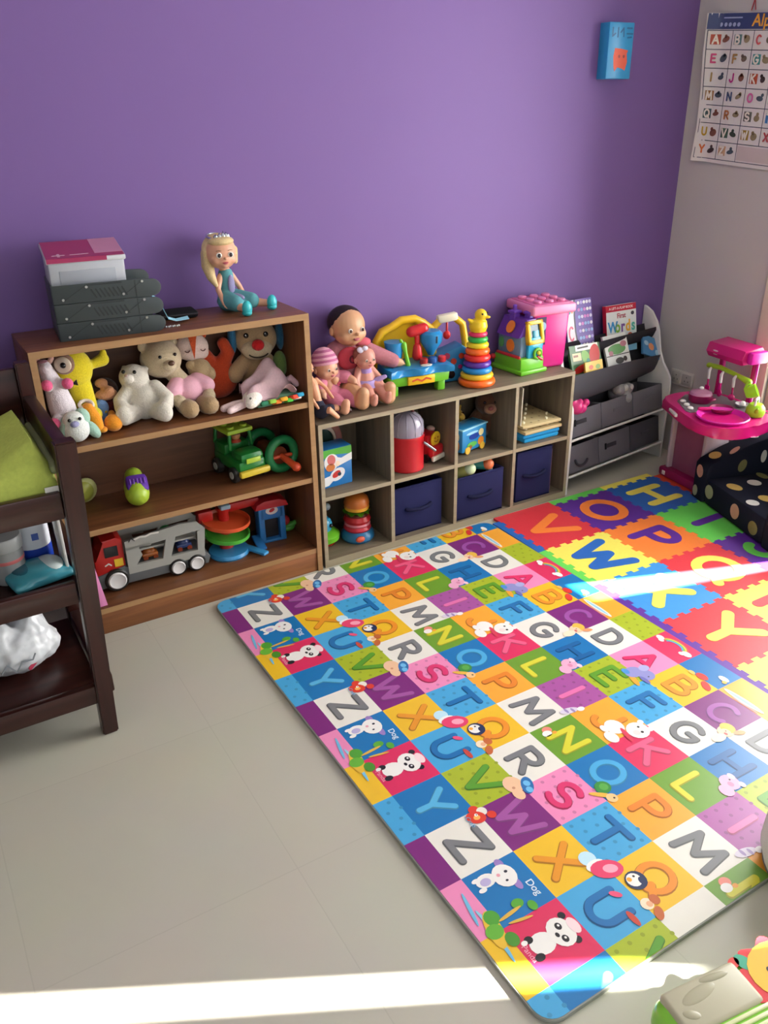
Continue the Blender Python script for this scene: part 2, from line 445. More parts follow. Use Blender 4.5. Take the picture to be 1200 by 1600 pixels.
for x_ in (0, bw-.02): board('side_panel', (x_, .0, 0), (x_+.02, bd, bh-.022), BWZ, bc, BE)
board('shelf', (.02, .004, .695-.02), (bw-.02, bd-.01, .695), BW, bc, BE)
board('shelf', (.02, .004, .40-.02), (bw-.02, bd-.01, .40), BW, bc, BE)
board('bottom_shelf', (.02, .004, .08), (bw-.02, bd-.01, .10), BW, bc, BE)
board('plinth', (.02, .004, 0), (bw-.02, .022, .08), wood('bookcase_plinth', '#744628', '#935d35', 'x'), bc)
b_ = MB(BD); b_.bx((.02, bd-.01, .08), (bw-.02, bd-.002, bh-.022)); b_.build('back_panel', bc)

# ------------------------------------------------------------------ cube organizer
CW = wood('greyed_oak', '#63584a', '#7d705d', 'x', rough=.5); CWZ = wood('greyed_oak_upright', '#63584a', '#7d705d', 'z', rough=.5)
CE = wood('greyed_oak_edge', '#8f826c', '#a09379', 'x', rough=.55); CB = wood('greyed_oak_back', '#54493b', '#6a5d4b', 'z')
cu = thing('cube_organizer', 'grey oak eight-cube storage unit along the purple wall', 'storage unit', (1.009, -.3065, 0))
cw, ch_, cd = 1.252, .599, .29
board('top_panel', (0, 0, ch_-.017), (cw, cd, ch_), CW, cu, CE)
board('bottom_panel', (.016, 0, .0), (cw-.016, cd, .03), CW, cu, CE)
for x_ in (0, cw-.016): board('side_panel', (x_, 0, 0), (x_+.016, cd, ch_-.017), CWZ, cu, CE)
for k in (1, 2, 3):
    x_ = .016+(cw-.016)/4*k-.016
    board('divider', (x_, .001, .03), (x_+.016, cd-.008, ch_-.017), CWZ, cu, CE)
for k in range(4):
    x_ = .016+(cw-.016)/4*k
    board('shelf', (x_, .002, .2865), (x_+(cw-.016)/4-.016, cd-.008, .3025), CW, cu, CE)
b_ = MB(CB); b_.bx((.016, cd-.008, .03), (cw-.016, cd-.001, ch_-.017)); b_.build('back_panel', cu)
CZ = .3025; CX = [1.009+.016+(cw-.016)/4*k for k in range(5)]   # cube left sides

# navy fabric bins
NAVY = mat('#23254f', 'fabric'); NAVYD = mat('#191b3b', 'fabric')
def navy_bin(lab, loc, w, d, h, rz=0):
    t = thing('fabric_bin', lab, 'storage bin', loc, rz, 'navy fabric bins in the lower cubes')
    o = MB(NAVY)
    th = .006
    o.bx((-w/2, 0, 0), (w/2, d, th)); o.bx((-w/2, 0, 0), (w/2, th, h), .002); o.bx((-w/2, d-th, 0), (w/2, d, h), .002)
    o.bx((-w/2, th, 0), (-w/2+th, d-th, h), .002); o.bx((w/2-th, th, 0), (w/2, d-th, h), .002)
    o.build('bin_body', t)
    o = MB(NAVYD); o.tube([(-.06, -.003, h*.52), (-.04, -.012, h*.50), (0, -.016, h*.49), (.04, -.012, h*.50), (.06, -.003, h*.52)], .008); o.build('handle', t)
    o = MB(NAVY); o.tube([(-w/2+.004, 0, h-.004), (w/2-.004, 0, h-.004)], .004); o.build('rim_binding', t)
    return t
navy_bin('navy fabric bin under the red toy drum', (1.470, -.272, .031), .235, .25, .212)
navy_bin('navy fabric bin with toys sticking out of its top', (1.772, -.295, .031), .25, .27, .198)
navy_bin('navy fabric bin under the wooden pegboards', (2.080, -.285, .031), .2, .25, .238)
tag(MB(mat('#8c6a80', 'paper')).bx((2.19, -.26, .031), (2.205, -.05, .235)).build('picture_book'), 'mauve book standing right of the rightmost navy bin', 'book')

# ------------------------------------------------------------------ changing table
DW = wood('dark_mahogany', '#220c09', '#3c1a15', 'z', rough=.3); DWX = wood('dark_mahogany_rail', '#220c09', '#3c1a15', 'x', rough=.3); DWY = wood('dark_mahogany_side', '#220c09', '#3c1a15', 'y', rough=.3)
ct = thing('changing_table', 'dark mahogany changing table with open shelves, cut off by the left edge', 'changing table', (0, 0, 0))
def leg(x0, x1, y0, y1, h, t0=0, t1=0):
    o = MB(DW); p = o.bx((0, 0, 0), (1, 1, 1))
    for v in o.bm.verts:
        f_ = v.co.z
        xx = (x0 if v.co.x < .5 else x1) + (t0 if v.co.x < .5 else t1)*f_
        v.co = Vector((xx, y0 if v.co.y < .5 else y1, f_*h))
    bmesh.ops.bevel(o.bm, geom=o.bm.edges[:], offset=.004, segments=2, affect='EDGES')
    return o.build('leg', ct)
TXL = -.72
leg(.006, .05, -.84, -.795, .905, .024, .034)
leg(TXL, TXL+.045, -.84, -.795, .905)
leg(.03, .07, -.375, -.335, 1.0); leg(TXL, TXL+.045, -.375, -.335, 1.0)
o = MB(DWX); o.bx((TXL+.045, -.832, .70), (.024, -.808, .775), .004); o.build('top_rail', ct)
o = MB(DWX); o.bx((TXL+.045, -.832, .448), (.016, -.808, .512), .004); o.build('shelf_rail', ct)
o = MB(DWX); o.bx((TXL+.045, -.832, .112), (.012, -.808, .172), .004); o.build('shelf_rail', ct)
o = MB(DWX); o.bx((TXL+.045, -.362, .70), (.03, -.34, .985), .004); o.build('back_panel', ct)
for z in (.49, .14, .745):
    o = MB(DWX); o.bx((TXL+.02, -.808, z-.018), (.03, -.362, z), .002); o.build('shelf', ct)
for z0, z1 in ((.83, .905), (.45, .51), (.11, .17)):
    for s in (0, 1):
        o = MB(DWY); o.bx((.034 if s else TXL+.004, -.795, z0), (.068 if s else TXL+.04, -.375, z1), .005); o.build('side_rail', ct)
# contoured pad
GR = mat('#b4c25e', 'fabric', scale=90); GRD = mat('#8e9470', 'fabric')
pad = thing('changing_pad', 'lime green contoured changing pad on top of the dark table', 'changing pad', (0, 0, .745))
def padmesh(m, x0, x1, y0, y1, zb, dish, edge):
    o = MB(m); nx, ny = 20, 24; V = {}
    for i in range(nx+1):
        for j in range(ny+1):
            u = i/nx; v = j/ny; X = x0+(x1-x0)*u; Y = y0+(y1-y0)*v
            s = min(u, 1-u)*abs(x1-x0); e = min(1, min(v, 1-v)*abs(y1-y0)/.06)
            z = zb+edge*math.exp(-(s/.13)**2)*1.0 - 0*v
            z = .025+(z-.025)*(.55+.45*math.sin(e*PI/2))
            z *= min(1, .45+s/.03)
            z += .004*math.sin(X*31+Y*17)*math.sin(Y*23)
            V[i, j] = o.bm.verts.new((X, Y, z))
    for i in range(nx):
        for j in range(ny): o.bm.faces.new((V[i, j], V[i+1, j], V[i+1, j+1], V[i, j+1]))
    r = bmesh.ops.extrude_face_region(o.bm, geom=o.bm.faces[:])
    for v in r['geom']:
        if isinstance(v, bmesh.types.BMVert): v.co.z = .002
    return o
padmesh(GR, -.7, .026, -.80, -.40, .075, 0, .085).build('pad_cover', pad, ang=80)
o = MB(mat('#c9cac0', 'fabric')); o.bx((-.69, -.806, .0015), (.022, -.39, .022), .008); o.build('base_hem', pad)
o = MB(mat('#d4d3cb', 'fabric')); o.box((.008, -.813, .018), (.034, .004, .05), .001); o.box((.022, -.812, -.012), (.006, .003, .02)); o.build('care_tag', pad)
o = MB(GRD); o.tube([(.028, -.78, .075), (.03, -.6, .085), (.03, -.41, .08)], .012); o.build('side_strap', pad)

def jar_lathe(name, lab, cat, loc, parts):
    t = thing(name, lab, cat, loc)
    for nm, prof, m in parts:
        MB(m).lathe(prof, None, 28).build(nm, t)
    return t
# things on its upper shelf (z=.49) 
wp = jar_lathe('wipes_canister', 'white canister with a blue foot on the changing table shelf', 'canister', (-.045, -.60, .491), [
  ('body', [(0, .0), (.045, 0), (.048, .004), (.048, .06), (.048, .175), (.045, .19), (0, .19)], mat('#dfe3ea', 'plastic'))])
o = MB(mat('#1d3fa8', 'plastic')); o.lathe([(.0485, .0), (.0488, .002), (.0488, .055), (.0485, .057)]); o.build('blue_band', wp, label='blue band around the foot of the canister')
o = MB(mat('#4a66b8', 'print')); o.box((.004, -.0482, .095), (.018, .001, .02)); o.build('label_square', wp)
jar_lathe('glass_jar', 'clear jar with a grey lid and a red-white stripe, left of the teal packet', 'jar', (-.125, -.67, .491), [
  ('body', [(0, 0), (.042, 0), (.046, .006), (.046, .085), (.042, .1), (0, .1)], mat('#8d9090', 'plastic', .2)),
  ('stripe', [(.0464, .062), (.047, .064), (.047, .07), (.0464, .072)], mat('#c26666', 'print')),
  ('lid', [(0, .098), (.049, .098), (.05, .1), (.05, .13), (.047, .134), (0, .134)], mat('#9ea0a0', 'plastic'))])
pk = thing('wipes_packet', 'teal and white soft packet lying at the front of the changing table shelf', 'packet', (-.06, -.71, .491), .2)
o = MB(mat('#3f8c9c', 'gloss')); o.ell((0, .0, .024), (.085, .07, .023)); o.box((0, 0, .014), (.165, .13, .024), .01); o.build('pouch', pk, blob=.005, smooth=4)
o = MB(mat('#c9d6d6', 'gloss')); o.ell((.035, .0, .034), (.036, .052, .014)); o.build('flap', pk)
o = MB(mat('#1f5a6c', 'gloss')); o.ell((-.035, .005, .036), (.03, .042, .011)); o.build('label_patch', pk)
tag(MB(mat('#cfcfca', 'paper')).bx((.012, -.74, .50), (.02, -.64, .66), .002).build('paper_sleeve'), 'white card sleeve leaning on the inside of the right changing table leg', 'card')
# bag on bottom shelf
bg = thing('carrier_bag', 'white plastic carrier bag with red and black print on the lowest table shelf', 'bag', (-.155, -.57, .142), .15)
o = MB(mat('#d7dade', 'gloss', .3))
o.ell((0, 0, .07), (.13, .1, .068)); o.ell((.05, .01, .1), (.06, .06, .07)); o.ell((-.06, 0, .09), (.08, .08, .08)); o.tube([(.05, 0, .14), (.09, .0, .19)], [.025, .01])
bgo = o.build('bag_body', bg, blob=.007, smooth=3)
tx = bpy.data.textures.new('crumple', 'CLOUDS'); tx.noise_scale = .05
md = bgo.modifiers.new('d', 'DISPLACE'); md.texture = tx; md.strength = .025; md.mid_level = .5
o = MB(mat('#7d8288', 'print'))
o.stroke([(-.07, .01), (-.05, .03), (-.03, .0), (-.01, .025), (.02, .02), (.03, .035)], .004, .002, frame((0, -.106, .055), (1, 0, 0), (0, .2, 1)))
o.build('grey_scrawl', bg)
o = MB(mat('#a3324a', 'print')); o.stroke([(.01, .0), (.035, .012), (.06, .03)], .012, .002, frame((.0, -.098, .045), (1, .35, 0), (0, .2, 1))); o.build('red_mark', bg)

# ------------------------------------------------------------------ white bin organizer
WHT = mat('#d8d7d4', 'plastic', .4)
OA = math.radians(7.2); OW = .745
bo = thing('toy_organizer', 'white toy organizer with curved sides, fabric book sling and two rows of grey bins', 'toy organizer', (2.268, -.297, 0), OA)
side = [(.2, 0), (.2, .748), (.185, .745), (.15, .725), (.115, .68), (.098, .64), (.088, .59), (.08, .54), (.055, .485), (.02, .45), (.002, .42), (-.003, .37), (.0, .0)]
for x_ in (0, OW-.014):
    o = MB(WHT); o.prism(side, .014, (RZ(-OA) if x_ == 0 else Matrix.Identity(4)) @ frame((x_, 0, 0), (0, 1, 0), (0, 0, 1)), .003); o.build('side_panel', bo)
for y_, z_ in ((.012, .258), (.004, .082), (.19, .27), (.19, .1)):
    o = MB(WHT); o.tube([(.026, y_, z_), (OW-.014, y_, z_)], .006); o.build('rail', bo)
GF = mat('#66646c', 'fabric'); GFD = mat('#4a484f', 'fabric')
def sling(name, pl, pr, th, m):
    o = MB(m); n = len(pl); A = []; K = 8
    for k in range(K+1):
        A.append([o.bm.verts.new((.022+(OW-.037)*k/K, p[0]+(q[0]-p[0])*(k/K)**2, p[1]+(q[1]-p[1])*(k/K)**2)) for p, q in zip(pl, pr)])
    for k in range(K):
        for i in range(n-1): o.bm.faces.new((A[k][i], A[k][i+1], A[k+1][i+1], A[k+1][i]))
    bmesh.ops.solidify(o.bm, geom=o.bm.faces[:], thickness=th)
    return o.build(name, bo)
sling('book_sling', [(.018, .566), (.012, .545), (.018, .49), (.035, .44), (.07, .415), (.1, .415), (.13, .43), (.165, .5), (.18, .62)],
      [(.07, .525), (.075, .505), (.083, .475), (.095, .445), (.11, .43), (.13, .43), (.145, .44), (.165, .5), (.18, .62)], .004, GF)
o = MB(mat('#2b2a2e', 'fabric')); o.bx((.024, .186, .275), (OW-.015, .19, .56)); o.build('gap_shade', bo)  # dark sheet put in for the shade between sling and upper bins
sling('upper_sling', [(.11, .655), (.107, .64), (.12, .61), (.14, .59), (.16, .58), (.185, .66)], [(.115, .655), (.112, .64), (.125, .61), (.14, .59), (.16, .58), (.185, .66)], .004, GFD)
def grey_bin(lab, x0, x1, yf, z0, h, dk, pull):
    lx = (x0+x1)/2
    t = thing('grey_fabric_bin', lab, 'storage bin', (2.268+lx*math.cos(OA)-yf*math.sin(OA), -.297+lx*math.sin(OA)+yf*math.cos(OA), z0), OA, 'grey fabric bins of the toy organizer'); w = x1-x0-.004; d = .15
    o = MB(GF if not dk else GFD); X = RX(-.16)
    o.x(X); th = .004
    o.bx((-w/2, 0, 0), (w/2, d, th)); o.bx((-w/2, 0, 0), (w/2, th, h), .002); o.bx((-w/2, d-th, 0), (w/2, d, h), .002)
    o.bx((-w/2, th, 0), (-w/2+th, d-th, h), .002); o.bx((w/2-th, th, 0), (w/2, d-th, h), .002)
    o.build('bin_body', t)
    o = MB(mat('#3c3a40', 'fabric')); o.x(X)
    if pull == 'slot': o.box((-w*.1, -.001, h*.55), (.07, .003, .02), .001); o.m(mat('#1c1b1f', 'fabric')); o.box((-w*.1-.045, -.001, h*.55), (.012, .003, .03))
    elif pull == 'loop': o.tube([(p[0], -.004, p[1]) for p in arc(-.01, h*.5, .045, .04, 190, 330, 8)], .006, 8)
    else: o.m(GF if not dk else GFD); o.box((0, -.001, h*.55), (.06, .004, .016), .001)
    o.build('handle', t); return t
bx_ = [.016, .254, .492, .729]
for k, (lab, p) in enumerate((('upper left grey bin holding a pink toy', 'slot'), ('upper middle grey bin below the grey plush', 'none'), ('upper right grey bin next to the pink toy kitchen', 'none'))):
    grey_bin(lab, bx_[k], bx_[k+1], .02, .266, .122, 0, p)
for k, (lab, p) in enumerate((('lower left grey bin with a loop pull', 'loop'), ('lower middle grey bin with a slot label', 'slot'), ('lower right grey bin, darkest of the bottom row', 'none'))):
    grey_bin(lab, bx_[k], bx_[k+1], .014, .09, .13, k == 2, p)
# things in the bins
pt = thing('pink_toy', 'bright pink knobbly toy poking out of the upper left grey bin', 'toy', (2.345, -.225, .40))
o = MB(mat('#d8307f', 'plastic'))
for p, r in (((-.02, 0, .03), .03), ((.0, -.02, .0), .032), ((.035, -.015, -.01), .025), ((-.04, .01, .05), .022), ((.055, -.02, .015), .018), ((0, 0, -.06), .03), ((.01, -.03, .03), .014)): o.ell(p, r)
o.build('toy_body', pt, blob=.005, smooth=2)
gp = thing('grey_plush', 'small grey plush lying in the upper middle grey bin', 'soft toy', (2.70, -.15, .385), 0)
o = MB(mat('#8a888b', 'plush')); o.ell((0, 0, .0), (.05, .045, .055)); o.ell((-.03, -.03, .03), .03); o.ell((.04, -.02, .02), .028); o.ell((.02, -.035, -.02), .03); o.build('plush_body', gp, blob=.005)
o = MB(mat('#b4b2b3', 'plush')); o.ell((0, -.045, .035), (.016, .012, .016)); o.ell((.045, -.04, .03), (.012, .01, .014)); o.build('muzzle', gp)

# ------------------------------------------------------------------ books in the sling
def book(name, lab, o_, r, u, w, h, th, cover, pages='#e4e0d6'):
    """book whose cover faces local +z; o_ = bottom centre"""
    M = frame(o_, r, u)
    t = bpy.data.objects.new(name, None); COL.objects.link(t); t.matrix_world = M; t.empty_display_size = .05
    tag(t, lab, 'book')
    o = MB(mat(pages, 'paper')); o.bx((-w/2+.003, .003, -th+.002), (w/2-.003, h-.003, -.002)); o.build('page_block', t)
    o = MB(mat(cover, 'print')); o.bx((-w/2, 0, -.002), (w/2, h, 0)); o.bx((-w/2, 0, -th), (w/2, h, -th+.002)); o.bx((-w/2, 0, -th), (-w/2+.002, h, 0))
    return t, o
t, o = book('picture_book', 'tall purple spotted book with a white C panel, leftmost in the sling', (2.493, -.105, .575), (1, .02, 0), (0, .25, 1), .165, .27, .014, '#6f57b0')
o.m(mat('#e9e6ee', 'print')); o.bx((-.0815, .001, .0002), (-.03, .269, .0006))
o.m(mat('#2a2346', 'print')); o.stroke([(-.022, .268), (-.03, .2), (-.03, .13), (-.016, .02)], .009, .0004, None, .0004)
random.seed(3)
for i in range(5):
    for j in range(8):
        o.m(mat(random.choice(['#e8e4f2', '#b7a6e6', '#d8d2ee', '#d47fd0', '#8fb0e6', '#efeff4']), 'print')); o.disc((.0+i*.018, .03+j*.032, .0007), .0078)
o.m(mat('#e0507a', 'print')); glyph(o, 'C', .03, .06, .009, TR(-.056, .12, 0), .0004, .0006)
o.m(mat('#3fa0b0', 'print')); o.disc((-.06, .225, .0008), .012, .017); o.m(mat('#e29a5c', 'print')); o.disc((-.042, .232, .0008), .009, .022)
o.build('cover', t)
t, o = book('picture_book', 'white First Words book with a red top band standing at the back of the sling', (2.770, -.085, .56), (1, .0, -.02), (0, .2, 1), .20, .225, .022, '#e6ecec')
o.m(mat('#c8213f', 'print')); o.bx((-.0995, .195, .0002), (.0995, .2245, .0006)); o.bx((-.1003, 0, -.022), (-.0985, .225, .0004))
o.m(mat('#f4ecec', 'print')); o.text('A LIFT-A-FLAP BOOK', .017, TR(0, .209, .0008), .0003, .0003)
o.m(mat('#b23150', 'print')); o.text('First', .032, TR(-.0, .172, .0008), .0003, .0007)
for q, (c_, hc) in enumerate((('W', '#3a9bd6'), ('o', '#8cc04a'), ('r', '#7a4a9a'), ('d', '#f2b52e'), ('s', '#4fb6a4'))):
    o.m(mat(hc, 'print')); o.text(c_, .075 if c_ != 'W' else .07, TR(-.062+q*.035+(.004 if q == 0 else 0), .12, .0008), .0003, .0022, sx=.85)
o.m(mat('#7db9d9', 'print')); o.bx((-.0985, .0, .0002), (.0985, .06, .0005)); o.m(mat('#d0644a', 'print')); o.disc((.055, .07, .0008), .018); o.m(mat('#8a5fae', 'print')); o.text('from', .02, TR(0, .075, .001), .0003, .0006)
o.m(mat('#3b3f48', 'print')); o.disc((.075, .178, .0007), .011, .009)
o.build('cover', t)
t, o = book('picture_book', 'green farm picture book with a red shape, front left in the sling', (2.43, -.215, .538), (1, .1, -.03), (.03, .38, 1), .2, .135, .012, '#3d6b3f')
o.m(mat('#ece9e2', 'print')); o.bx((-.06, .108, .0002), (.088, .134, .0006))
o.m(mat('#c22a28', 'print')); o.disc((.058, .08, .0008), .034, .05, -.3); o.disc((-.045, .028, .0008), .05, .016, .25)
o.m(mat('#d9c79a', 'print')); o.bx((-.085, .065, .0002), (-.03, .1, .0007)); o.m(mat('#7a4a30', 'print')); o.bx((-.08, .082, .0009), (-.05, .092, .0012))
o.m(mat('#79b04c', 'print')); o.disc((.0, .075, .0007), .025, .035, .5); o.m(mat('#e0b040', 'print')); o.bx((-.03, .003, .0002), (.085, .03, .0007)); o.m(mat('#2e8f7a', 'print')); o.disc((.012, .05, .0011), .013, .02)
o.m(mat('#2a2a30', 'print')); o.stroke([(-.045, .121), (.02, .123)], .008, .0003, None, .0007)
o.build('cover', t)
t, o = book('picture_book', 'white fronted garden book leaning on the sling edge, middle of the front row', (2.672, -.175, .522), (1, .1, .12), (.1, .42, 1), .145, .155, .012, '#dfe2dc')
o.m(mat('#5f9a58', 'print')); o.disc((.0, .085, .0005), .055, .024); o.m(mat('#b77a86', 'print')); o.disc((.045, .105, .0007), .02, .014); o.disc((-.04, .07, .0008), .014, .012)
o.m(mat('#2c2f2c', 'print')); o.stroke([(-.05, .13), (.03, .132)], .008, .0003, None, .0004); o.bx((-.07, .056, .0003), (.07, .06, .0008)); o.disc((.005, .03, .0006), .026, .015); o.disc((.04, .034, .0007), .012, .012)
o.build('cover', t)
t, o = book('picture_book', 'yellow card book low at the sling rim below the green farm book', (2.435, -.247, .553), (1, .1, .0), (0, .25, 1), .115, .05, .008, '#d8b34a')
o.m(mat('#c2583a', 'print')); o.disc((-.02, .025, .0004), .014, .01); o.m(mat('#7fa04a', 'print')); o.disc((.025, .022, .0004), .016, .011); o.build('cover', t)
t, o = book('picture_book', 'small blue picture book lying askew at the right end of the sling', (2.92, -.135, .525), (1, -.0, -.42), (.35, .5, .9), .135, .1, .01, '#4a86b4')
o.m(mat('#d98a5a', 'print')); o.disc((.0, .05, .0004), .022, .018); o.m(mat('#a7c7d8', 'print')); o.disc((-.04, .06, .0004), .018, .012); o.disc((.045, .03, .0005), .014); o.build('cover', t)

# ------------------------------------------------------------------ wall things
po = thing('wall_outlet', 'white double wall socket on the grey wall above the toy kitchen', 'socket', (XW-.001, -.191, .398))
o = MB(mat('#c9c6c0', 'plastic')); o.box((-.005, 0, 0), (.01, .14, .075), .003); o.build('face_plate', po)
o = MB(mat('#b5b2ac', 'plastic')); o.box((-.0105, .033, 0), (.003, .055, .055), .001); o.box((-.0105, -.033, 0), (.003, .055, .055), .001)
o.m(mat('#4a4846', 'plastic'))
for y_ in (.033, -.033):
    for z_, d_ in ((.012, 0), (-.008, .01), (-.008, -.01)): o.box((-.0122, y_+d_, z_), (.001, .004, .007))
o.build('socket_insert', po)
bb = thing('wall_box', 'bright blue card box with a red figure, fixed high on the purple wall', 'box', (2.60, -.001, 1.838))
o = MB(mat('#2f92c9', 'print')); o.box((0, -.0255, 0), (.138, .055, .205), .003); o.build('box_body', bb)
o = MB(mat('#d9502f', 'print')); o.prism([(-.035, -.045), (-.028, -.065), (-.012, -.05), (.015, -.055), (.03, -.062), (.04, -.03), (.034, 0), (.04, .012), (.0, .018), (-.034, .02), (-.04, -.01)], .0006, frame((.004, -.0532, -.01), (1, 0, 0), (0, 0, 1)))
o.m(mat('#8f2f28', 'print')); o.disc((-.008, -.01, .001), .006, M=frame((.004, -.0532, -.01), (1, 0, 0), (0, 0, 1))); o.disc((.018, -.01, .001), .006, M=frame((.004, -.0532, -.01), (1, 0, 0), (0, 0, 1)))
o.build('red_figure', bb, label='red printed figure')
o = MB(mat('#1c5f92', 'print')); F = frame((0, -.0532, .062), (1, 0, 0), (0, 0, 1))
for k, pl in enumerate(([(-.05, .02), (-.05, -.01), (-.035, .0)], [(-.02, .02), (-.02, -.012)], [(-.005, .005), (.01, .02), (.012, -.01)], [(.03, .02), (.055, .02)], [(.03, .0), (.06, .0)], [(.035, -.014), (.055, -.012)])): o.stroke(pl, .006, .0005, F)
o.build('dark_lettering', bb)
# alphabet poster, left edge curling off the wall
ps = thing('alphabet_poster', 'curling paper alphabet chart with a blue header on the grey wall', 'poster', (XW-.002, 0, 0))
PY0, PY1, PZ0, PZ1 = -.085, -.60, 1.405, 1.985
def pcurl(y, z): 
    s = (PY0-y); return .022*math.exp(-(s/.035)**2)*(1.2-(.6*math.sin((z-PZ0)*9)))+.004+.004*math.sin(s*9)
def pz(y, z): return z - .07*(PY0-y)
def ppatch(o, y0, y1, z0, z1, lift, n=6):
    g = []
    for i in range(n+1):
        y = y0+(y1-y0)*i/n; row = []
        for j in range(5):
            z = z0+(z1-z0)*j/4; row.append(o.bm.verts.new((-pcurl(y, z)-lift, y, pz(y, z))))
        g.append(row)
    for i in range(n):
        for j in range(4):
            f_ = o.bm.faces.new((g[i][j], g[i+1][j], g[i+1][j+1], g[i][j+1])); f_.material_index = o.i
o = MB(mat('#dcd8d4', 'paper')); ppatch(o, PY0, PY1, PZ0, PZ1, 0, 30)
o.m(mat('#3f4c78', 'print')); ppatch(o, PY0-.006, PY1, PZ1-.06, PZ1-.001, .0005, 30)
cy0 = PY0-.012; cwid = .106; rh = .0715; ztop = PZ1-.064
cols = ['#b5503c', '#6a8a8c', '#cf5a5a', '#3f8a7a', '#c94a7a', '#a8874a', '#4f9a9a', '#7a6ab0', '#a88f5a', '#c43a8a', '#c0563a', '#6a8a3a', '#a0703a', '#4a5a7a', '#cf6aa0', '#5a9a6a', '#4f6a6a', '#b0703a', '#70706a', '#3a7ab0', '#c8a63a', '#4f6a5a', '#a8883a', '#b04a4a', '#d0703a', '#d8b08a']
k = 0
o.m(mat('#4a4e5c', 'print'))
for r in range(8): ppatch(o, cy0, PY1, ztop-rh*r-.0015, ztop-rh*r+.0015, .0007, 30)
for c in range(6):
    for r in range(7):
        if r == 6 and c > 2: continue
        ppatch(o, cy0-cwid*c+.0015, cy0-cwid*c-.0015, ztop-rh*(r+1), ztop-rh*r, .0008, 1)
LETT = 'ABCDEFGHIJKLMNOPQRSTUVWXYZ'
for r in range(7):
    for c in range(4):
        if k > 25: break
        y = cy0-cwid*c-.03; z = ztop-rh*r-.034; L_ = LETT[k]
        sq = k % 3 != 2 and k not in (4, 9, 13, 24)
        o.m(mat(cols[k], 'print'))
        if sq: ppatch(o, y+.019, y-.019, z-.019, z+.019, .001, 4); lc = '#e6dfd0'
        else: lc = cols[k]
        o.m(mat(lc, 'print')); glyph(o, L_, .024, .03, .0075, frame((-pcurl(y, z)-.0045, y, pz(y, z)), (pcurl(y+.012, z)-pcurl(y-.012, z), -.024, pz(y-.012, z)-pz(y+.012, z)), (0, 0, 1)), 0)
        o.m(mat(random.choice(['#4a3f3a', '#7a6a5a', '#55606a', '#8a5a4a', '#3f4a3f', '#9a8a6a']), 'print'))
        F = frame((-pcurl(y-.045, z)-.002, y-.045, pz(y-.045, z)), (0, -1, 0), (0, 0, 1))
        o.disc((0, random.uniform(-.004, .004)), random.uniform(.011, .019), random.uniform(.008, .015), random.uniform(-.5, .5), M=F); o.disc((random.uniform(-.012, .012), .012), .007, M=F)
        k += 1
o.m(mat('#e8a63a', 'print')); o.text('Alphabet', .062, frame((-pcurl(-.4, 1.95)-.003, -.405, pz(-.405, PZ1-.03)), (0, -1, -.07), (0, -.07, 1)), .0004, .001)
o.m(mat('#a9b4d8', 'print'))
for q in range(5): o.disc((0, 0), .008, M=frame((-pcurl(-.14-q*.022, 1.9)-.003, -.14-q*.022, pz(-.14-q*.022, PZ1-.043)), (0, -1, 0), (0, 0, 1)), n=10)
o.stroke([(0, 0), (.09, 0)], .005, 0, frame((-pcurl(-.16, 1.9)-.003, -.15, pz(-.15, PZ1-.018)), (0, -1, -.07), (0, 0, 1)))
o.m(mat('#c8bcb8', 'print')); ppatch(o, cy0-2*cwid-.004, PY1+.02, ztop-rh*6.9, ztop-rh*6.1, .0009, 10)
o.keep = True
o.build('chart_sheet', ps, ang=60)
o = MB(mat('#b5484a', 'plastic')); o.stroke([(-.01, -.02), (0, .02), (.01, -.02)], .004, .002, frame((-.003, -.285, 2.0), (0, -1, 0), (0, 0, 1))); o.build('red_hanger', ps)
# ------------------------------------------------------------------ printed play mat
MX, MY, MT, MP = .5916, -.4143, .0012, .1545
mx0, mx1, my0, my1 = .530, 1.787, -2.178, -.333
MZ = .012
pm = thing('play_mat', 'large padded play mat printed with coloured alphabet squares on the beige floor', 'play mat', (0, 0, 0))
outline = rrect(mx1-mx0, my1-my0, .045, 6, (mx0+mx1)/2, (my0+my1)/2)
def clip(poly, cl):
    out = poly
    n = len(cl)
    for i in range(n):
        a = cl[i]; b = cl[(i+1) % n]; inp = out; out = []
        if not inp: return []
        ins = lambda p: (b[0]-a[0])*(p[1]-a[1])-(b[1]-a[1])*(p[0]-a[0]) >= -1e-9
        for j in range(len(inp)):
            p = inp[j]; q = inp[(j+1) % len(inp)]
            ip, iq = ins(p), ins(q)
            if ip != iq:
                d1 = (b[0]-a[0])*(p[1]-a[1])-(b[1]-a[1])*(p[0]-a[0]); d2 = (b[0]-a[0])*(q[1]-a[1])-(b[1]-a[1])*(q[0]-a[0])
                t = d1/(d1-d2); c = (p[0]+(q[0]-p[0])*t, p[1]+(q[1]-p[1])*t)
            if ip: out.append(p)
            if ip != iq: out.append(c)
    return out
def pr(h): return mat(h, 'print')
C_ = dict(W='#e4e1d8', P='#7c2c78', B='#1c74b4', R='#d8325e', Y='#e9bb2c', L='#47a3d6', G='#a6b62c', O='#f0a637', D='#6b9a30', K='#e88bb8', V='#a4549a')
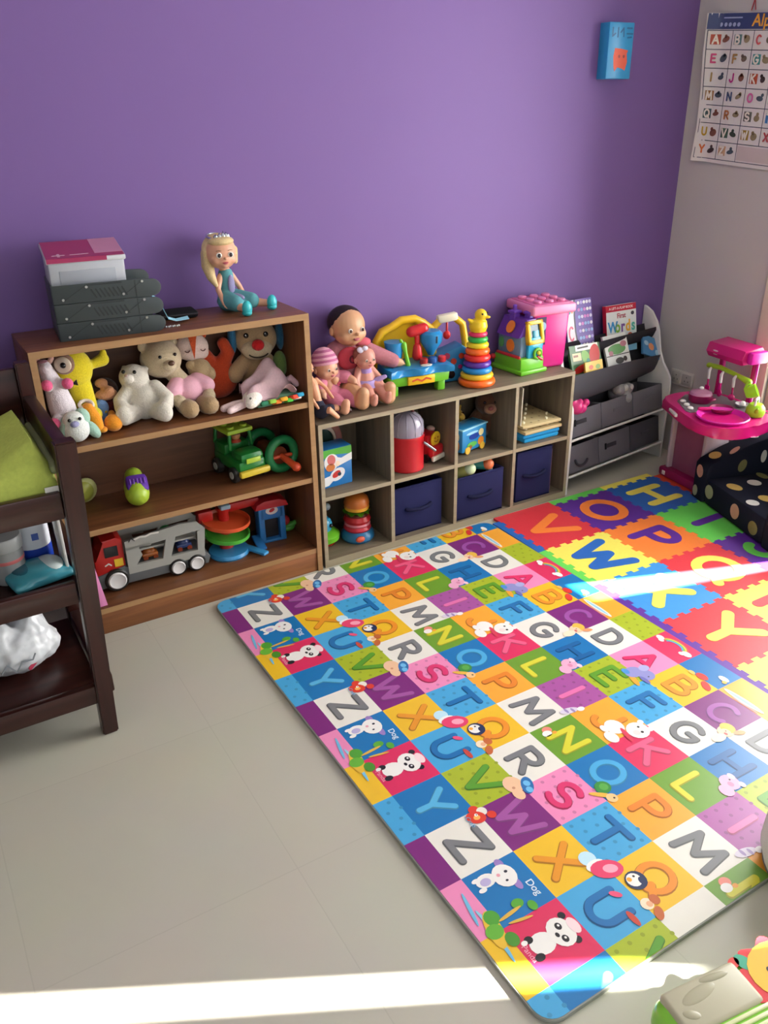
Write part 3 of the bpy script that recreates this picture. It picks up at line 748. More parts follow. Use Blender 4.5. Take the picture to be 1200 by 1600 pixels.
# period-4 sequences of every printed column: (square colour, letter, letter colour)
SEQ = {
 -1: [('P', '', ''), ('K', '', ''), ('Y', '', ''), ('L.', '', '')],
 0: [('W', 'Z', '#7b7d80'), ('B', '', ''), ('R', '', ''), ('B', 'Y', '#58b0dc')],
 1: [('P', 'W', '#a0569c'), ('Y', 'X', '#e2952a'), ('L', 'U', '#1f6fae'), ('G.', 'V', '#5a9a30')],
 2: [('K.', 'S', '#d83a70'), ('L.', 'T', '#1f6fae'), ('Y', 'Q', '#e68f2a'), ('W', 'R', '#7b7d80')],
 3: [('B', 'O', '#4aa6d8'), ('O', 'P', '#e0832c'), ('W', 'M', '#7b7d80'), ('D', 'N', '#d4cf3a')],
 4: [('R', 'K', '#ee5f86'), ('D', 'L', '#d4cf3a'), ('V.', 'I', '#dd72aa'), ('O', 'J', '#e88f35')],
 5: [('W', 'G', '#7b7d80'), ('B', 'H', '#185f9c'), ('G.', 'E', '#5f9a2c'), ('L.', 'F', '#1f6fae')],
 6: [('P', 'C', '#9a52a0'), ('W', 'D', '#7b7d80'), ('K', 'A', '#e0336a'), ('Y', 'B', '#e8932c')],
 7: [('O', '', ''), ('G.', '', ''), ('R', '', ''), ('B', '', '')],
}
def mp(c, k): return (MX+MP*(c*math.cos(MT)+k*math.sin(MT)), MY+MP*(c*math.sin(MT)-k*math.cos(MT)))
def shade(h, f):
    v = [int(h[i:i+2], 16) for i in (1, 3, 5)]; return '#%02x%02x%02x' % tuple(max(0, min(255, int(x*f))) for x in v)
o = MB(mat('#93968f', 'plastic')); o.prism(outline, MZ-.001, None, .003); o.build('foam_base', pm)
o = MB(); o.keep = True
inner = rrect(mx1-mx0-.006, my1-my0-.006, .043, 6, (mx0+mx1)/2, (my0+my1)/2)
cent = ((mx0+mx1)/2, (my0+my1)/2)
def inside(p, mg=0.004):
    return mx0+mg < p[0] < mx1-mg and my0+mg < p[1] < my1-mg
def decal(c, k, items, z=.0006):
    """flat printed picture: items (colour, a, b, ra, rb, rot) in square units, a to +x, b to the front"""
    for q, it in enumerate(items):
        h, a, b, ra, rb = it[:5]; ro = it[5] if len(it) > 5 else 0
        p = [mp(c+a+ra*math.cos(t)*math.cos(ro)-rb*math.sin(t)*math.sin(ro), k+b+ra*math.cos(t)*math.sin(ro)+rb*math.sin(t)*math.cos(ro)) for t in [2*PI*i/16 for i in range(16)]]
        p.reverse()
        p = clip(p, inner)
        if len(p) < 3: continue
        o.m(pr(h)); o.prism(p, 0, TR(0, 0, MZ+z+q*.00005))
def spray(c, k, pts, w, h, z=.0007):
    P = [mp(c+a, k+b) for a, b in pts]
    if all(inside(p) for p in P): o.m(pr(h)); o.stroke(P, w*MP, 0, None, MZ+z)
for c in range(-1, 8):
    for k in range(-1, 12):
        h, ch, lc = SEQ[c][k % 4]
        h, dots = C_[h[0]], len(h) > 1
        q = [mp(c, k+1), mp(c+1, k+1), mp(c+1, k), mp(c, k)]
        q = clip(q, inner)
        if len(q) < 3: continue
        o.m(pr(h)); o.prism(q, 0, TR(0, 0, MZ))
        if dots:
            o.m(pr(shade(h, .87)))
            for i in range(4):
                for j in range(5):
                    p = mp(c+.12+i*.25+(.12 if j % 2 else 0), k+.1+j*.2)
                    if inside(p, .008): o.disc((p[0], p[1], MZ+.0002), .0055, n=8)
        if ch and not (k == 11 and c == 2):
            M = frame((*mp(c+.5, k+.52), MZ+.0004), (0, -1, 0), (1, 0, 0))
            pts = [(s[0]-.5, s[1]-.5) for pl in GL[ch] for s in pl]
            wd = {'I': .05, 'W': .1, 'M': .095}.get(ch, .08); hg = .085
            whole = all(inside(mp(c+.5+p[1]*hg/MP, k+.52+p[0]*wd/MP), .012) for p in pts)
            g = o if whole else MB()
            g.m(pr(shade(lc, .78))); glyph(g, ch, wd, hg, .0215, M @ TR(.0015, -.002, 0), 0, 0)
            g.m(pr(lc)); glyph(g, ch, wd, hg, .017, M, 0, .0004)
            if not whole:       # the print runs off the mat: trim it along the edges
                for co_, no_ in (((mx0+.004, 0, 0), (-1, 0, 0)), ((mx1-.004, 0, 0), (1, 0, 0)), ((0, my0+.004, 0), (0, -1, 0)), ((0, my1-.004, 0), (0, 1, 0))):
                    bmesh.ops.bisect_plane(g.bm, geom=g.bm.verts[:]+g.bm.edges[:]+g.bm.faces[:], plane_co=co_, plane_no=no_, clear_outer=True)
                if g.bm.faces:
                    idx = []
                    for m_ in g.mats: o.m(m_); idx.append(o.i)
                    for f_ in g.bm.faces: f_.material_index = idx[f_.material_index]
                    me_ = bpy.data.meshes.new('t'); g.bm.to_mesh(me_); o.bm.from_mesh(me_); bpy.data.meshes.remove(me_)
                g.bm.free()
WH = '#eceae6'
for k in range(-4, 13, 4):
    # dog on blue (k+1), panda on red (k+2), island between strip and dog, crab on Z
    decal(0, k+1, [('#9a7fc0', .66, .08, .07, .1), ('#9a7fc0', .68, .5, .06, .12), (WH, .3, .22, .17, .12), (WH, .16, .15, .07, .04), (WH, .16, .34, .07, .04), ('#b9aed6', .28, .24, .09, .07), (WH, .6, .29, .19, .21), ('#2c2f3a', .66, .24, .03, .025), ('#2c2f3a', .58, .38, .025, .02), ('#e09aa8', .52, .24, .03, .03)])
    decal(0, k+2, [('#26262a', .86, .27, .06, .06), ('#26262a', .8, .68, .06, .06), (WH, .34, .47, .2, .17), ('#26262a', .2, .33, .07, .06), ('#26262a', .17, .62, .08, .06), (WH, .12, .34, .05, .04), (WH, .68, .47, .2, .24), ('#26262a', .7, .38, .05, .06), ('#26262a', .66, .58, .05, .06), (WH, .71, .37, .018, .02), (WH, .67, .57, .018, .02), ('#26262a', .6, .48, .03, .04), ('#f3d7dc', .9, .48, .08, .14)])
    decal(0, k+1, [('#e4b93c', -.1, .95, .12, .32, .2), ('#4f9e36', -.02, .78, .12, .13), ('#66b03c', -.12, .98, .14, .12), ('#4a8f30', .02, 1.2, .1, .12), ('#5aa63a', .45, .78, .1, .08), ('#5aa63a', .62, .92, .07, .09), ('#d8b04a', .25, .86, .22, .03, -.1), ('#d8b04a', .32, 1.02, .2, .025, .2)], .0012)
    decal(-1, k+1, [('#6fb8dc', .80, .5, .03, .3, .2), ('#8fc8e2', .88, .8, .03, .25, -.1), ('#6fb8dc', .86, 1.2, .03, .3, .1)], .001)
    decal(0, k, [('#d8412e', .98, -.02, .09, .08), ('#d8412e', 1.18, .22, .08, .08), ('#e8e2d8', 1.08, .08, .09, .09), ('#d8412e', .92, .14, .17, .13, .5), ('#f2b05a', .93, .15, .06, .05), ('#f6f2ea', .95, .1, .03, .03), ('#2b2b2b', .955, .1, .012, .012)], .0012)
    decal(0, k, [('#7aa9cf', .78, .0+.08, .02, .06)], .001)
    # goggles baby at R/S, turtle at O/P, penguin and melon at U/X/T/Q, monkey under Q
    decal(2, k, [('#eac09c', -.1, -.12, .17, .2), ('#eac09c', -.15, .1, .1, .14), ('#2f6fae', .1, .02, .11, .2, .5), ('#6fb8e4', .12, -.02, .06, .07), ('#6fb8e4', .07, .12, .06, .07), ('#c98f70', -.14, -.05, .03, .03)], .0013)
    decal(3, k, [('#3a8a3f', .16, .74, .15, .14), ('#5aa648', .18, .74, .08, .08), ('#e2b24a', .02, .86, .22, .05, .7), ('#eec48a', .12, 1.0, .1, .1), ('#2b2b2b', .15, 1.02, .02, .02)], .0013)
    decal(2, k+2, [('#bfe2f0', -.12, -.28, .14, .14), ('#eceff0', -.1, -.12, .17, .1), ('#e0446c', .0, .02, .26, .17, .4), ('#f6a6ba', .05, .04, .12, .08, .4), ('#27365a', .22, .4, .17, .17), (WH, .2, .38, .12, .12), ('#27365a', .3, .46, .06, .08), ('#f0a637', .14, .34, .04, .04), ('#2b2b2b', .24, .33, .02, .02), ('#e0527a', -.22, .42, .1, .05, .8)], .0013)
    decal(2, k+2, [('#f0dcc0', .05, .78, .1, .1), ('#c2683a', .2, .78, .08, .09), ('#c2683a', .08, .98, .07, .12, .6), ('#e8b088', .08, .8, .05, .05), ('#c24a3a', -.3, .85, .05, .14)], .0013)
    # white bear at J/K, pig at H/I/L, elephant at E/A/F, girl at C/G, bird on N, zebra at I/M
    decal(4, k, [(WH, .45, -.28, .18, .2), (WH, .2, -.1, .12, .16), (WH, .75, .02, .22, .22), (WH, .96, -.12, .06, .06), (WH, .96, .12, .06, .06), ('#d8435a', .48, .0, .05, .2, .2), ('#2b2b2b', .82, -.04, .025, .025), ('#2b2b2b', .78, .1, .03, .03), ('#e9d8d4', .68, .06, .07, .07), (WH, .25, -.34, .07, .1)], .0013)
    decal(5, k+1, [('#e7a9c6', .08, .8, .17, .18), ('#e7a9c6', -.12, .9, .12, .14), ('#f3c9da', .22, .72, .05, .08), ('#f3c9da', .22, .95, .05, .07), ('#d888ac', .06, .84, .05, .06), ('#2b2b2b', .13, .76, .018, .018)], .0013)
    decal(6, k+2, [('#e8a43a', -.18, .9, .06, .2, .3), ('#8f90c8', .0, .7, .2, .17), ('#8f90c8', .15, .92, .17, .17), ('#a9aad8', .28, .72, .12, .1), ('#6d6fb4', .0, 1.02, .05, .14), ('#4a8fd0', -.12, .6, .07, .1), ('#2b2b2b', .14, .98, .018, .018)], .0013)
    decal(6, k, [('#f0c9a8', .1, .9, .16, .15), ('#e8b84a', .2, .86, .13, .15), ('#f0c9a8', .08, .92, .09, .1), ('#f4dcc0', -.15, .95, .16, .1), ('#e29a6a', .28, 1.06, .12, .06, .4), ('#8a5a3a', .1, .9, .016, .016), ('#c85a5a', .04, .95, .03, .04)], .0013)
    decal(3, k+3, [('#e88a7a', .32, .12, .1, .09), (WH, .26, .2, .1, .08), ('#e8a03a', .4, .24, .05, .04)], .0009)
    decal(4, k+2, [('#d8cfe0', .05, .92, .2, .08, .2), ('#9a86b8', .0, .9, .03, .07), ('#9a86b8', .12, .95, .03, .07), (WH, .28, 1.0, .08, .06)], .0013)
    # right column: rainbow on red, beetle at the blue, caption on orange
    for q, h in enumerate(('#e85a50', '#f2c14a', '#6fb85a', '#5a9ad8')):
        spray(7, k+2, [(.42+(.2-.03*q)*math.cos(math.radians(t)), .5+(.34-.045*q)*math.sin(math.radians(t))) for t in range(-80, 81, 16)], .035, h, .0006+.0001*q)
    decal(7, k+2, [(WH, .42, .12, .07, .1), (WH, .36, .2, .05, .07), (WH, .4, .86, .08, .12), (WH, .33, .78, .05, .07)], .0012)
    decal(7, k+3, [('#d83a34', .06, .55, .09, .14), ('#d83a34', -.12, .8, .08, .16, .5), ('#f0c060', .0, .34, .05, .08), (WH, .36, .84, .07, .12), ('#f0b050', .28, .92, .05, .05)], .0013)
    decal(7, k, [('#f2ead6', .12, .5, .07, .46), ('#8fc3dc', .12, .5, .035, .38), ('#e79a9a', .03, .6, .02, .3)], .0009)
    p = mp(.84, k+1+.68)
    if inside(p, .03): o.m(pr('#d8e6f2')); o.text('Dog', .026, frame((*p, MZ+.0006), (0, -1, 0), (1, 0, 0)), .0001, .0003)
    p = mp(.08, k+2+.5)
    if inside(p, .03): o.m(pr('#f0a0b4')); o.text('Panda', .019, frame((*p, MZ+.0006), (0, -1, 0), (1, 0, 0)), .0001, .0001)
    p = mp(.78, k+.18)
    if inside(p, .02): o.m(pr('#7aa9cf')); o.text('Crab', .018, frame((*p, MZ+.0022), (0, -1, 0), (1, 0, 0)), .0001, .0001)
o.build('printed_top', pm)

# ------------------------------------------------------------------ interlocking foam tiles
FX, FY, FT, TW = 1.8294, -.3654, -.0135, .31
def fp(j, i): return (FX+TW*(j*math.cos(FT)+i*math.sin(FT)), FY+TW*(j*math.sin(FT)-i*math.cos(FT)))
def edge(a, b, amp=.0075, n=9, ends=.05):
    """square-wave seam from a to b"""
    a = Vector(a); b = Vector(b); d = b-a; nrm = Vector((-d.y, d.x)).normalized(); pts = [a, a+d*ends]
    for q in range(n):
        sg = amp if q % 2 == 0 else -amp
        pts += [a+d*(ends+(1-2*ends)*q/n)+nrm*sg, a+d*(ends+(1-2*ends)*(q+1)/n)+nrm*sg]
    pts.append(a+d*(1-ends))
    return [tuple(p) for p in pts]     # excludes b
def tile_poly(i, j, plain):
    c = [fp(j, i), fp(j, i+1), fp(j+1, i+1), fp(j+1, i)]     # counter-clockwise from above
    p = []
    def E(a, b, fwd, flat):
        if flat: return [a]
        if fwd: return edge(a, b)
        e = edge(b, a); e = e[1:]+[a]; e.reverse(); return e   # begins at a
    p += E(c[0], c[1], True, 'l' in plain)
    p += E(c[1], c[2], True, 'b' in plain)
    p += E(c[2], c[3], False, 'r' in plain)
    p += E(c[3], c[0], False, 't' in plain)
    return p
RED, ORG, PUR, YEL, BLU, GRN, SKY = '#d93a44', '#f4843a', '#5d2f96', '#efe262', '#2c66b6', '#68d258', '#3d92d8'
TILES = [(0, 0, 'V', RED, ORG, 'red foam tile with an orange V, touching the cube unit', BLU, RED), (1, 0, 'W', YEL, BLU, 'yellow foam tile with a blue W', GRN, None), (2, 0, 'X', SKY, YEL, 'blue foam tile with a yellow X', PUR, None),
 (3, 0, 'Y', RED, YEL, 'red foam tile with a yellow Y', PUR, None), (4, 0, 'Z', YEL, RED, 'yellow foam tile nearest the viewer, cut by the right edge', PUR, None),
 (0, 1, 'O', PUR, ORG, 'purple foam tile with an orange O', None, GRN), (1, 1, 'P', ORG, PUR, 'orange foam tile with a purple P', None, None), (2, 1, 'Q', RED, YEL, 'red foam tile with a yellow Q in the sun streak', None, None),
 (3, 1, 'R', YEL, RED, 'yellow foam tile with a red letter, beside the red Q tile', None, None),
 (0, 2, 'H', BLU, YEL, 'blue foam tile with a yellow H in front of the grey bins', None, YEL), (1, 2, 'I', GRN, PUR, 'green foam tile with a purple I beside the sofa', None, None), (2, 2, 'J', PUR, GRN, 'purple foam tile with a green J at the sofa front', None, None),
 (0, 3, 'A', '#d8492c', '#e8b8a8', 'orange-red foam tile with a pale pink letter by the toy kitchen foot', None, None), (1, 3, 'B', YEL, BLU, 'foam tile under the spotted sofa, beyond the green I tile', None, None), (3, 2, 'K', GRN, RED, 'foam tile just beyond the sofa front at the right edge', None, None)]
have = {(t[0], t[1]) for t in TILES}
for i, j, ch, c1, c2, lab, lb, tb in TILES:
    t = thing('foam_tile', lab, 'foam tile', (*fp(j+.5, i+.5), 0), 0, 'interlocking alphabet foam tiles')
    ox, oy = fp(j+.5, i+.5)
    plain = ''
    if j == 0 and lb is None: plain += 'l'
    if i == 0 and tb is None: plain += 't'
    P = [(p[0]-ox, p[1]-oy) for p in tile_poly(i, j, plain)]
    cen = Vector((0, 0)); P = [(p[0]*.998, p[1]*.998) for p in P]
    o = MB(mat(c1, 'foam')); o.prism(P, .0115); o.build('tile_body', t)
    o = MB(mat(c2, 'foam')); sz = {'I': .1, 'W': .19, 'O': .185, 'Q': .17}.get(ch, .16); hg = .165 if ch != 'I' else .15
    glyph(o, ch, sz, hg, .042 if ch not in 'WX' else .046, frame((0, 0, .0113), (0, -1, 0), (1, 0, 0)), .0014); o.build('letter_inlay', t)
    if lb:
        e = edge(fp(j, i), fp(j, i+1))+[fp(j, i+1)]; w_ = .036
        q = e+[(fp(j, i+1)[0]-w_, fp(j, i+1)[1]), (fp(j, i)[0]-w_, fp(j, i)[1])]
        o = MB(mat(lb, 'foam')); o.prism([(p[0]-ox, p[1]-oy) for p in q], .0112); o.build('border_strip', t)
    if tb:
        e = edge(fp(j, i), fp(j+1, i))+[fp(j+1, i)]; w_ = .04
        q = e+[(fp(j+1, i)[0], fp(j+1, i)[1]+w_), (fp(j, i)[0], fp(j, i)[1]+w_)]
        o = MB(mat(tb, 'foam')); o.prism([(p[0]-ox, p[1]-oy) for p in q], .0112); o.build('border_strip', t)

# ------------------------------------------------------------------ spotted sofa
sf = bpy.data.objects.new('toddler_sofa', None); COL.objects.link(sf)   # local x along the front edge, local y to the back
sf.matrix_world = Matrix(((-.316, .949, 0, 2.742), (-.949, -.316, 0, -.62), (0, 0, 1, .0128), (0, 0, 0, 1)))
tag(sf, 'small dark navy sofa with pale multicoloured spots on the foam tiles', 'sofa')
SN = mat('#171c2c', 'fabric')
# mirrored frame (x along front, y to the back): build with explicit world maths
def spots(o, items, M, z=.001):
    for h, cx, cy, rx, ry, ro in items: o.m(mat(h, 'fabric')); o.disc((cx, cy, z), rx, ry, ro, .0012, M, 16)
DY, DPK, DGN, DWT, DOL = '#c9ae62', '#c69a86', '#9aa384', '#cfd0c8', '#7d7c50'
Lx = .62
o = MB(SN); o.bx((.1, .0, 0), (Lx-.1, .30, .122), .018)
spots(o, [(DGN, .135, .07, .03, .032, 0), (DPK, .33, .065, .03, .034, 0), (DOL, .46, .05, .03, .03, 0)], frame((0, .0012, 0), (1, 0, 0), (0, 0, 1)))
spots(o, [(DY, .22, .06, .038, .028, .2), (DWT, .2, .17, .03, .03, 0), (DY, .36, .12, .036, .03, .5), (DWT, .38, .04, .028, .026, 0), (DOL, .14, .25, .034, .02, 0), (DPK, .45, .2, .03, .03, 0)], TR(0, 0, .1225))
o.build('seat', sf)
armp = [(0, 0), (0, .165), (.015, .185), (.1, .22), (.2, .265), (.34, .30), (.40, .30), (.40, 0)]
for k, x_ in enumerate((0, Lx-.1)):
    o = MB(SN); o.prism(armp, .1, Matrix(((0, 0, 1, x_), (1, 0, 0, 0), (0, 1, 0, 0), (0, 0, 0, 1))), .014)
    G = frame((x_, .0012, 0), (1, 0, 0), (0, 0, 1))
    spots(o, [(DPK, .045, .135, .024, .03, .1), (DGN, .03, .035, .018, .026, 0)] if k == 0 else [(DY, .05, .12, .026, .03, 0)], G)
    T2 = lambda y, z, sl: Matrix(((1, 0, 0, x_), (0, math.cos(sl), -math.sin(sl), y), (0, math.sin(sl), math.cos(sl), z), (0, 0, 0, 1)))
    spots(o, [(DY, .05, 0, .03, .026, 0)], T2(.06, .2055, .38)); spots(o, [(DPK, .085, .0, .014, .03, .3)], T2(.13, .2355, .41)); spots(o, [(DWT, .04, 0, .03, .016, .3)], T2(.24, .277, .24))
    if k == 0:
        I = Matrix(((0, 0, 1, .1), (1, 0, 0, 0), (0, 1, 0, 0), (0, 0, 0, 1)))
        spots(o, [(DOL, .17, .165, .02, .03, -.3), (DWT, .27, .2, .014, .03, 0)], I)
    o.build('arm', sf)
o = MB(SN); o.prism([(0, 0), (0, .40), (.03, .44), (.08, .45), (.10, .42), (.10, 0)], Lx-.202, Matrix(((0, 0, 1, .101), (1, 0, 0, .302), (0, 1, 0, 0), (0, 0, 0, 1))), .015)
B = frame((0, .3035, 0), (1, 0, 0), (0, 0, 1))
spots(o, [(DPK, .22, .24, .03, .034, 0), (DWT, .3, .33, .028, .03, 0), (DY, .36, .22, .03, .03, 0), (DPK, .42, .36, .03, .03, 0), (DOL, .14, .33, .03, .03, 0)], B)
o.build('backrest', sf)

# ------------------------------------------------------------------ bag with lion print, pale pouf
tb = thing('toy_bag', 'green plastic pack printed with a lion, bottom right corner on the floor', 'pack', (.90, -2.45, 0), -.14)
o = MB(mat('#8fd84c', 'gloss', .3)); o.box((0, 0, .05), (.46, .30, .098), .035, seg=4); o.build('pack_body', tb)
o = MB(mat('#b9b59c', 'gloss', .35)); o.box((-.12, .098, .0945), (.18, .09, .022), .0095, seg=3)
o.m(mat('#dfe3b4', 'gloss', .3))
for q in range(5): o.box((-.105+.004*q, .046-.0125*q, .1), (.17, .0075, .008), .0025)
o.m(mat('#aaa68d', 'gloss', .3)); o.ell((-.14, .112, .1045), (.045, .014, .003), RZ(.12)); o.ell((-.18, .085, .1045), (.018, .01, .003), RZ(-.5)); o.ell((-.09, .128, .1045), (.035, .008, .003), RZ(-.1))
o.build('clear_window', tb, label='creased translucent window')
o = MB(mat('#66c850', 'gloss', .3)); o.ell((-.222, .06, .06), (.036, .05, .034), RZ(.3)); o.ell((-.21, -.01, .07), (.045, .055, .036), RZ(-.3)); o.ell((-.2, .03, .088), (.03, .03, .02)); o.ell((-.24, .02, .05), (.02, .03, .03)); o.build('crumpled_end', tb)
o = MB(mat('#d8303a', 'print')); F = TR(.045, .085, .0995)
o.prism([((.088+.01*math.cos(9*t))*math.cos(t), (.07+.008*math.cos(9*t))*math.sin(t)) for t in [2*PI*i/72 for i in range(72)]], .0015, F)
o.m(mat('#f0bd3c', 'print')); o.disc((.005, .004, .0012), .072, .06, 0, .0012, F)
o.m(mat('#2c2a28', 'print')); o.disc((-.022, .012, .0026), .005, .007, 0, .0006, F); o.disc((.03, .015, .0026), .005, .007, 0, .0006, F)
o.m(mat('#d8303a', 'print')); o.disc((.004, -.004, .0026), .014, .01, 0, .0006, F); o.stroke([(-.02, -.025), (0, -.034), (.025, -.026)], .005, .0006, F, .0026)
o.m(mat('#f4e6c0', 'print')); o.disc((.004, -.02, .0024), .026, .016, 0, .0002, F)
o.m(mat('#3faa8a', 'print')); o.disc((-.055, .045, .001), .014, .02, .4, .0008, F); o.m(mat('#d8403a', 'print')); o.disc((-.075, .052, .001), .014, .01, .4, .0008, F)
o.build('lion_print', tb, label='printed lion face with a red mane')
pf = thing('floor_pouf', 'pale grey rounded cushion seat at the right edge by the mat corner', 'cushion', (1.338, -2.245, 0))
o = MB(mat('#f0f0ea', 'fabric')); o.lathe([(0, .0), (.12, .0), (.15, .02), (.162, .06), (.16, .11), (.145, .145), (.11, .16), (0, .165)], None, 36); o.build('cushion', pf)
o = MB(mat('#8a8b86', 'fabric')); o.tor((0, 0, .02), .149, .004); o.build('piping', pf)
# ------------------------------------------------------------------ toy kitchen
MG, MGD, MGL = mat('#c81772', 'gloss', .25), mat('#8f1450', 'gloss', .3), mat('#d61fa0', 'gloss', .25)
LIME = mat('#a8dd2c', 'plastic', .3); GRYP = mat('#8d878c', 'plastic', .3); WPL = mat('#e2e0de', 'plastic', .3)
kt = thing('toy_kitchen', 'magenta plastic toy kitchen with hood and round sink in the corner', 'toy kitchen', (2.86, -.60, 0), -1.691)
o = MB(MGD); o.box((-.1, .0, .036), (.24, .18, .046), .012); o.m(WPL); o.box((-.18, -.092, .036), (.02, .004, .02), .002); o.build('foot', kt)
o = MB(mat('#93506f', 'plastic', .3)); o.box((-.08, .01, .22), (.195, .12, .325), .006); o.build('front_panel', kt, label='translucent pink front panel')
for x_ in (-.187, .026):
    o = MB(mat('#b9aab2', 'plastic')); o.box((x_, .0, .22), (.018, .14, .325), .005); o.build('edge_trim', kt)
cnt = [(-.08, .12)]+arc(-.08, -.05, .12, .17, 90, 225, 12)+[(-.02, -.215), (.06, -.24)]+arc(.16, -.12, .135, .145, -115, 20, 14)+[(.28, .06), (.26, .12)]
o = MB(MG); o.prism(cnt, .05, TR(0, 0, .375), .012); o.build('counter', kt)
o = MB(mat('#6f676d', 'plastic', .35)); o.prism([(-.13, .06), (-.155, -.05), (-.1, -.145), (.02, -.205), (.05, -.205), (.06, -.1), (.18, .03), (.2, .09), (-.08, .09)], .003, TR(0, 0, .4245)); o.build('hob_plate', kt)
for x_, y_ in ((-.075, -.135), (-.03, -.155), (.015, -.175)):
    o = MB(WPL); o.cyl((x_, y_, .427), .013, .012, bev=.004); o.build('knob', kt)
o = MB(WPL); o.box((-.045, -.212, .4), (.09, .012, .014), .003, RZ(-.42)); o.build('brand_strip', kt).name = 'front_strip'
o = MB(MGL); o.lathe([(.07, .0), (.09, .018), (.106, .03), (.11, .026), (.098, .01), (.08, -.004), (0, -.004)], TR(.165, -.135, .412), 36); o.build('sink_bowl', kt)
for x_ in (-.13, .06):
    o = MB(MG); o.tube([(x_, .12, .42), (x_, .125, .62)], .014, 12); o.m(MGL); o.tube([(x_+.016, .112, .42), (x_+.016, .117, .62)], .007, 8); o.build('post', kt)
o = MB(MG); o.prism([(-.06, 0), (-.075, .025), (-.06, .065), (.04, .075), (.06, .05), (.05, 0)], .22, Matrix(((0, 0, 1, -.15), (1, 0, 0, .1), (0, 1, 0, .605), (0, 0, 0, 1))), .012); o.m(MGL); o.box((.085, .1, .64), (.035, .1, .055), .012); o.build('hood', kt)
o = MB(mat('#cfa9bb', 'plastic')); o.ell((-.09, .031, .632), (.04, .004, .011)); o.build('hood_emblem', kt)
o = MB(LIME); o.tube([(-.165, .08, .548), (-.09, .075, .556), (.02, .075, .545), (.085, .07, .535)], [.013, .011, .010, .016], 10); o.build('rack', kt)
def util(lab, x_, kind):
    t = thing('toy_utensil', lab, 'toy utensil', (2.86-.12*x_+.993*.058, -.60-.993*x_-.12*.058, .54), -1.691, 'toy utensils on the kitchen rack')
    o = MB(WPL); o.tube([(0, .0, .006), (0, -.008, -.005), (0, -.006, -.04)], [.005, .007, .006], 8); o.build('handle', t)
    o = MB(MG); o.tube([(0, -.006, -.04), (0, -.005, -.075)], .004, 8)
    if kind == 0: o.box((0, -.005, -.092), (.028, .004, .034), .0015)
    elif kind == 1: o.ell((0, -.005, -.09), (.014, .006, .018))
    else: o.ell((0, -.006, -.09), (.017, .012, .014))
    o.build('head', t)
util('toy spatula hanging leftmost on the lime rack', -.13, 0); util('toy spoon hanging in the middle of the lime rack', -.055, 1); util('toy ladle hanging rightmost on the lime rack', .02, 2)
KW = lambda x, y: (2.86-.12*x+.993*y, -.60-.993*x-.12*y)
t = thing('toy_cup', 'lime green toy cup hanging at the right end of the kitchen rack', 'toy cup', (*KW(.115, .06), .50), .6)
o = MB(LIME); o.lathe([(0, -.022), (.02, -.022), (.027, .0), (.03, .026), (.027, .026), (.024, .0), (.0, -.018)], RX(1.1)); o.tube([(0, .026, .01), (0, .02, .034), (0, .01, .042)], .006, 8); o.build('cup_body', t)
t = thing('toy_kettle', 'lime green toy kettle standing by the kitchen sink', 'toy kettle', (*KW(.20, .01), .4275), .4)
o = MB(LIME); o.lathe([(0, 0), (.034, 0), (.04, .012), (.038, .035), (.026, .052), (0, .056)]); o.tube([(-.03, -.01, .025), (-.055, -.02, .045)], [.01, .006], 8); o.build('kettle_body', t)
o = MB(WPL); o.tube([(-.025, 0, .052), (-.02, 0, .074), (.02, 0, .074), (.028, 0, .05)], .005, 8); o.build('handle', t)
t = thing('toy_pot', 'dark pink toy pot with a clear lid on the kitchen hob', 'toy pot', (*KW(-.05, -.06), .4275), 0)
o = MB(MGD); o.lathe([(0, 0), (.045, 0), (.05, .006), (.052, .036), (.048, .036), (.0, .034)]); o.box((.0, -.06, .026), (.03, .03, .01), .004); o.build('pot_body', t)
o = MB(mat('#b77f9c', 'gloss', .15)); o.lathe([(.05, .036), (.045, .046), (.02, .056), (0, .058)]); o.build('lid', t); o = MB(WPL); o.ell((0, 0, .062), (.01, .01, .008)); o.build('lid_knob', t)
t = thing('toy_pan', 'flat dark pink toy frying pan lying on the kitchen hob', 'toy pan', (*KW(.095, -.075), .4275), -.6)
o = MB(MGD); o.lathe([(0, 0), (.042, 0), (.052, .016), (.049, .016), (.04, .005), (0, .005)]); o.build('pan_body', t); o = MB(MG); o.tube([(-.05, -.01, .014), (-.1, -.02, .018)], .008, 8); o.build('handle', t)
t = thing('toy_dish', 'small grey and white toy dish between the pan and the kitchen post', 'toy dish', (*KW(.09, .05), .4275), 0)
o = MB(mat('#b5b0b6', 'plastic')); o.lathe([(0, 0), (.02, 0), (.032, .014), (.03, .015), (.018, .004), (0, .004)]); o.m(WPL); o.ell((0, 0, .012), .014); o.build('dish_body', t)

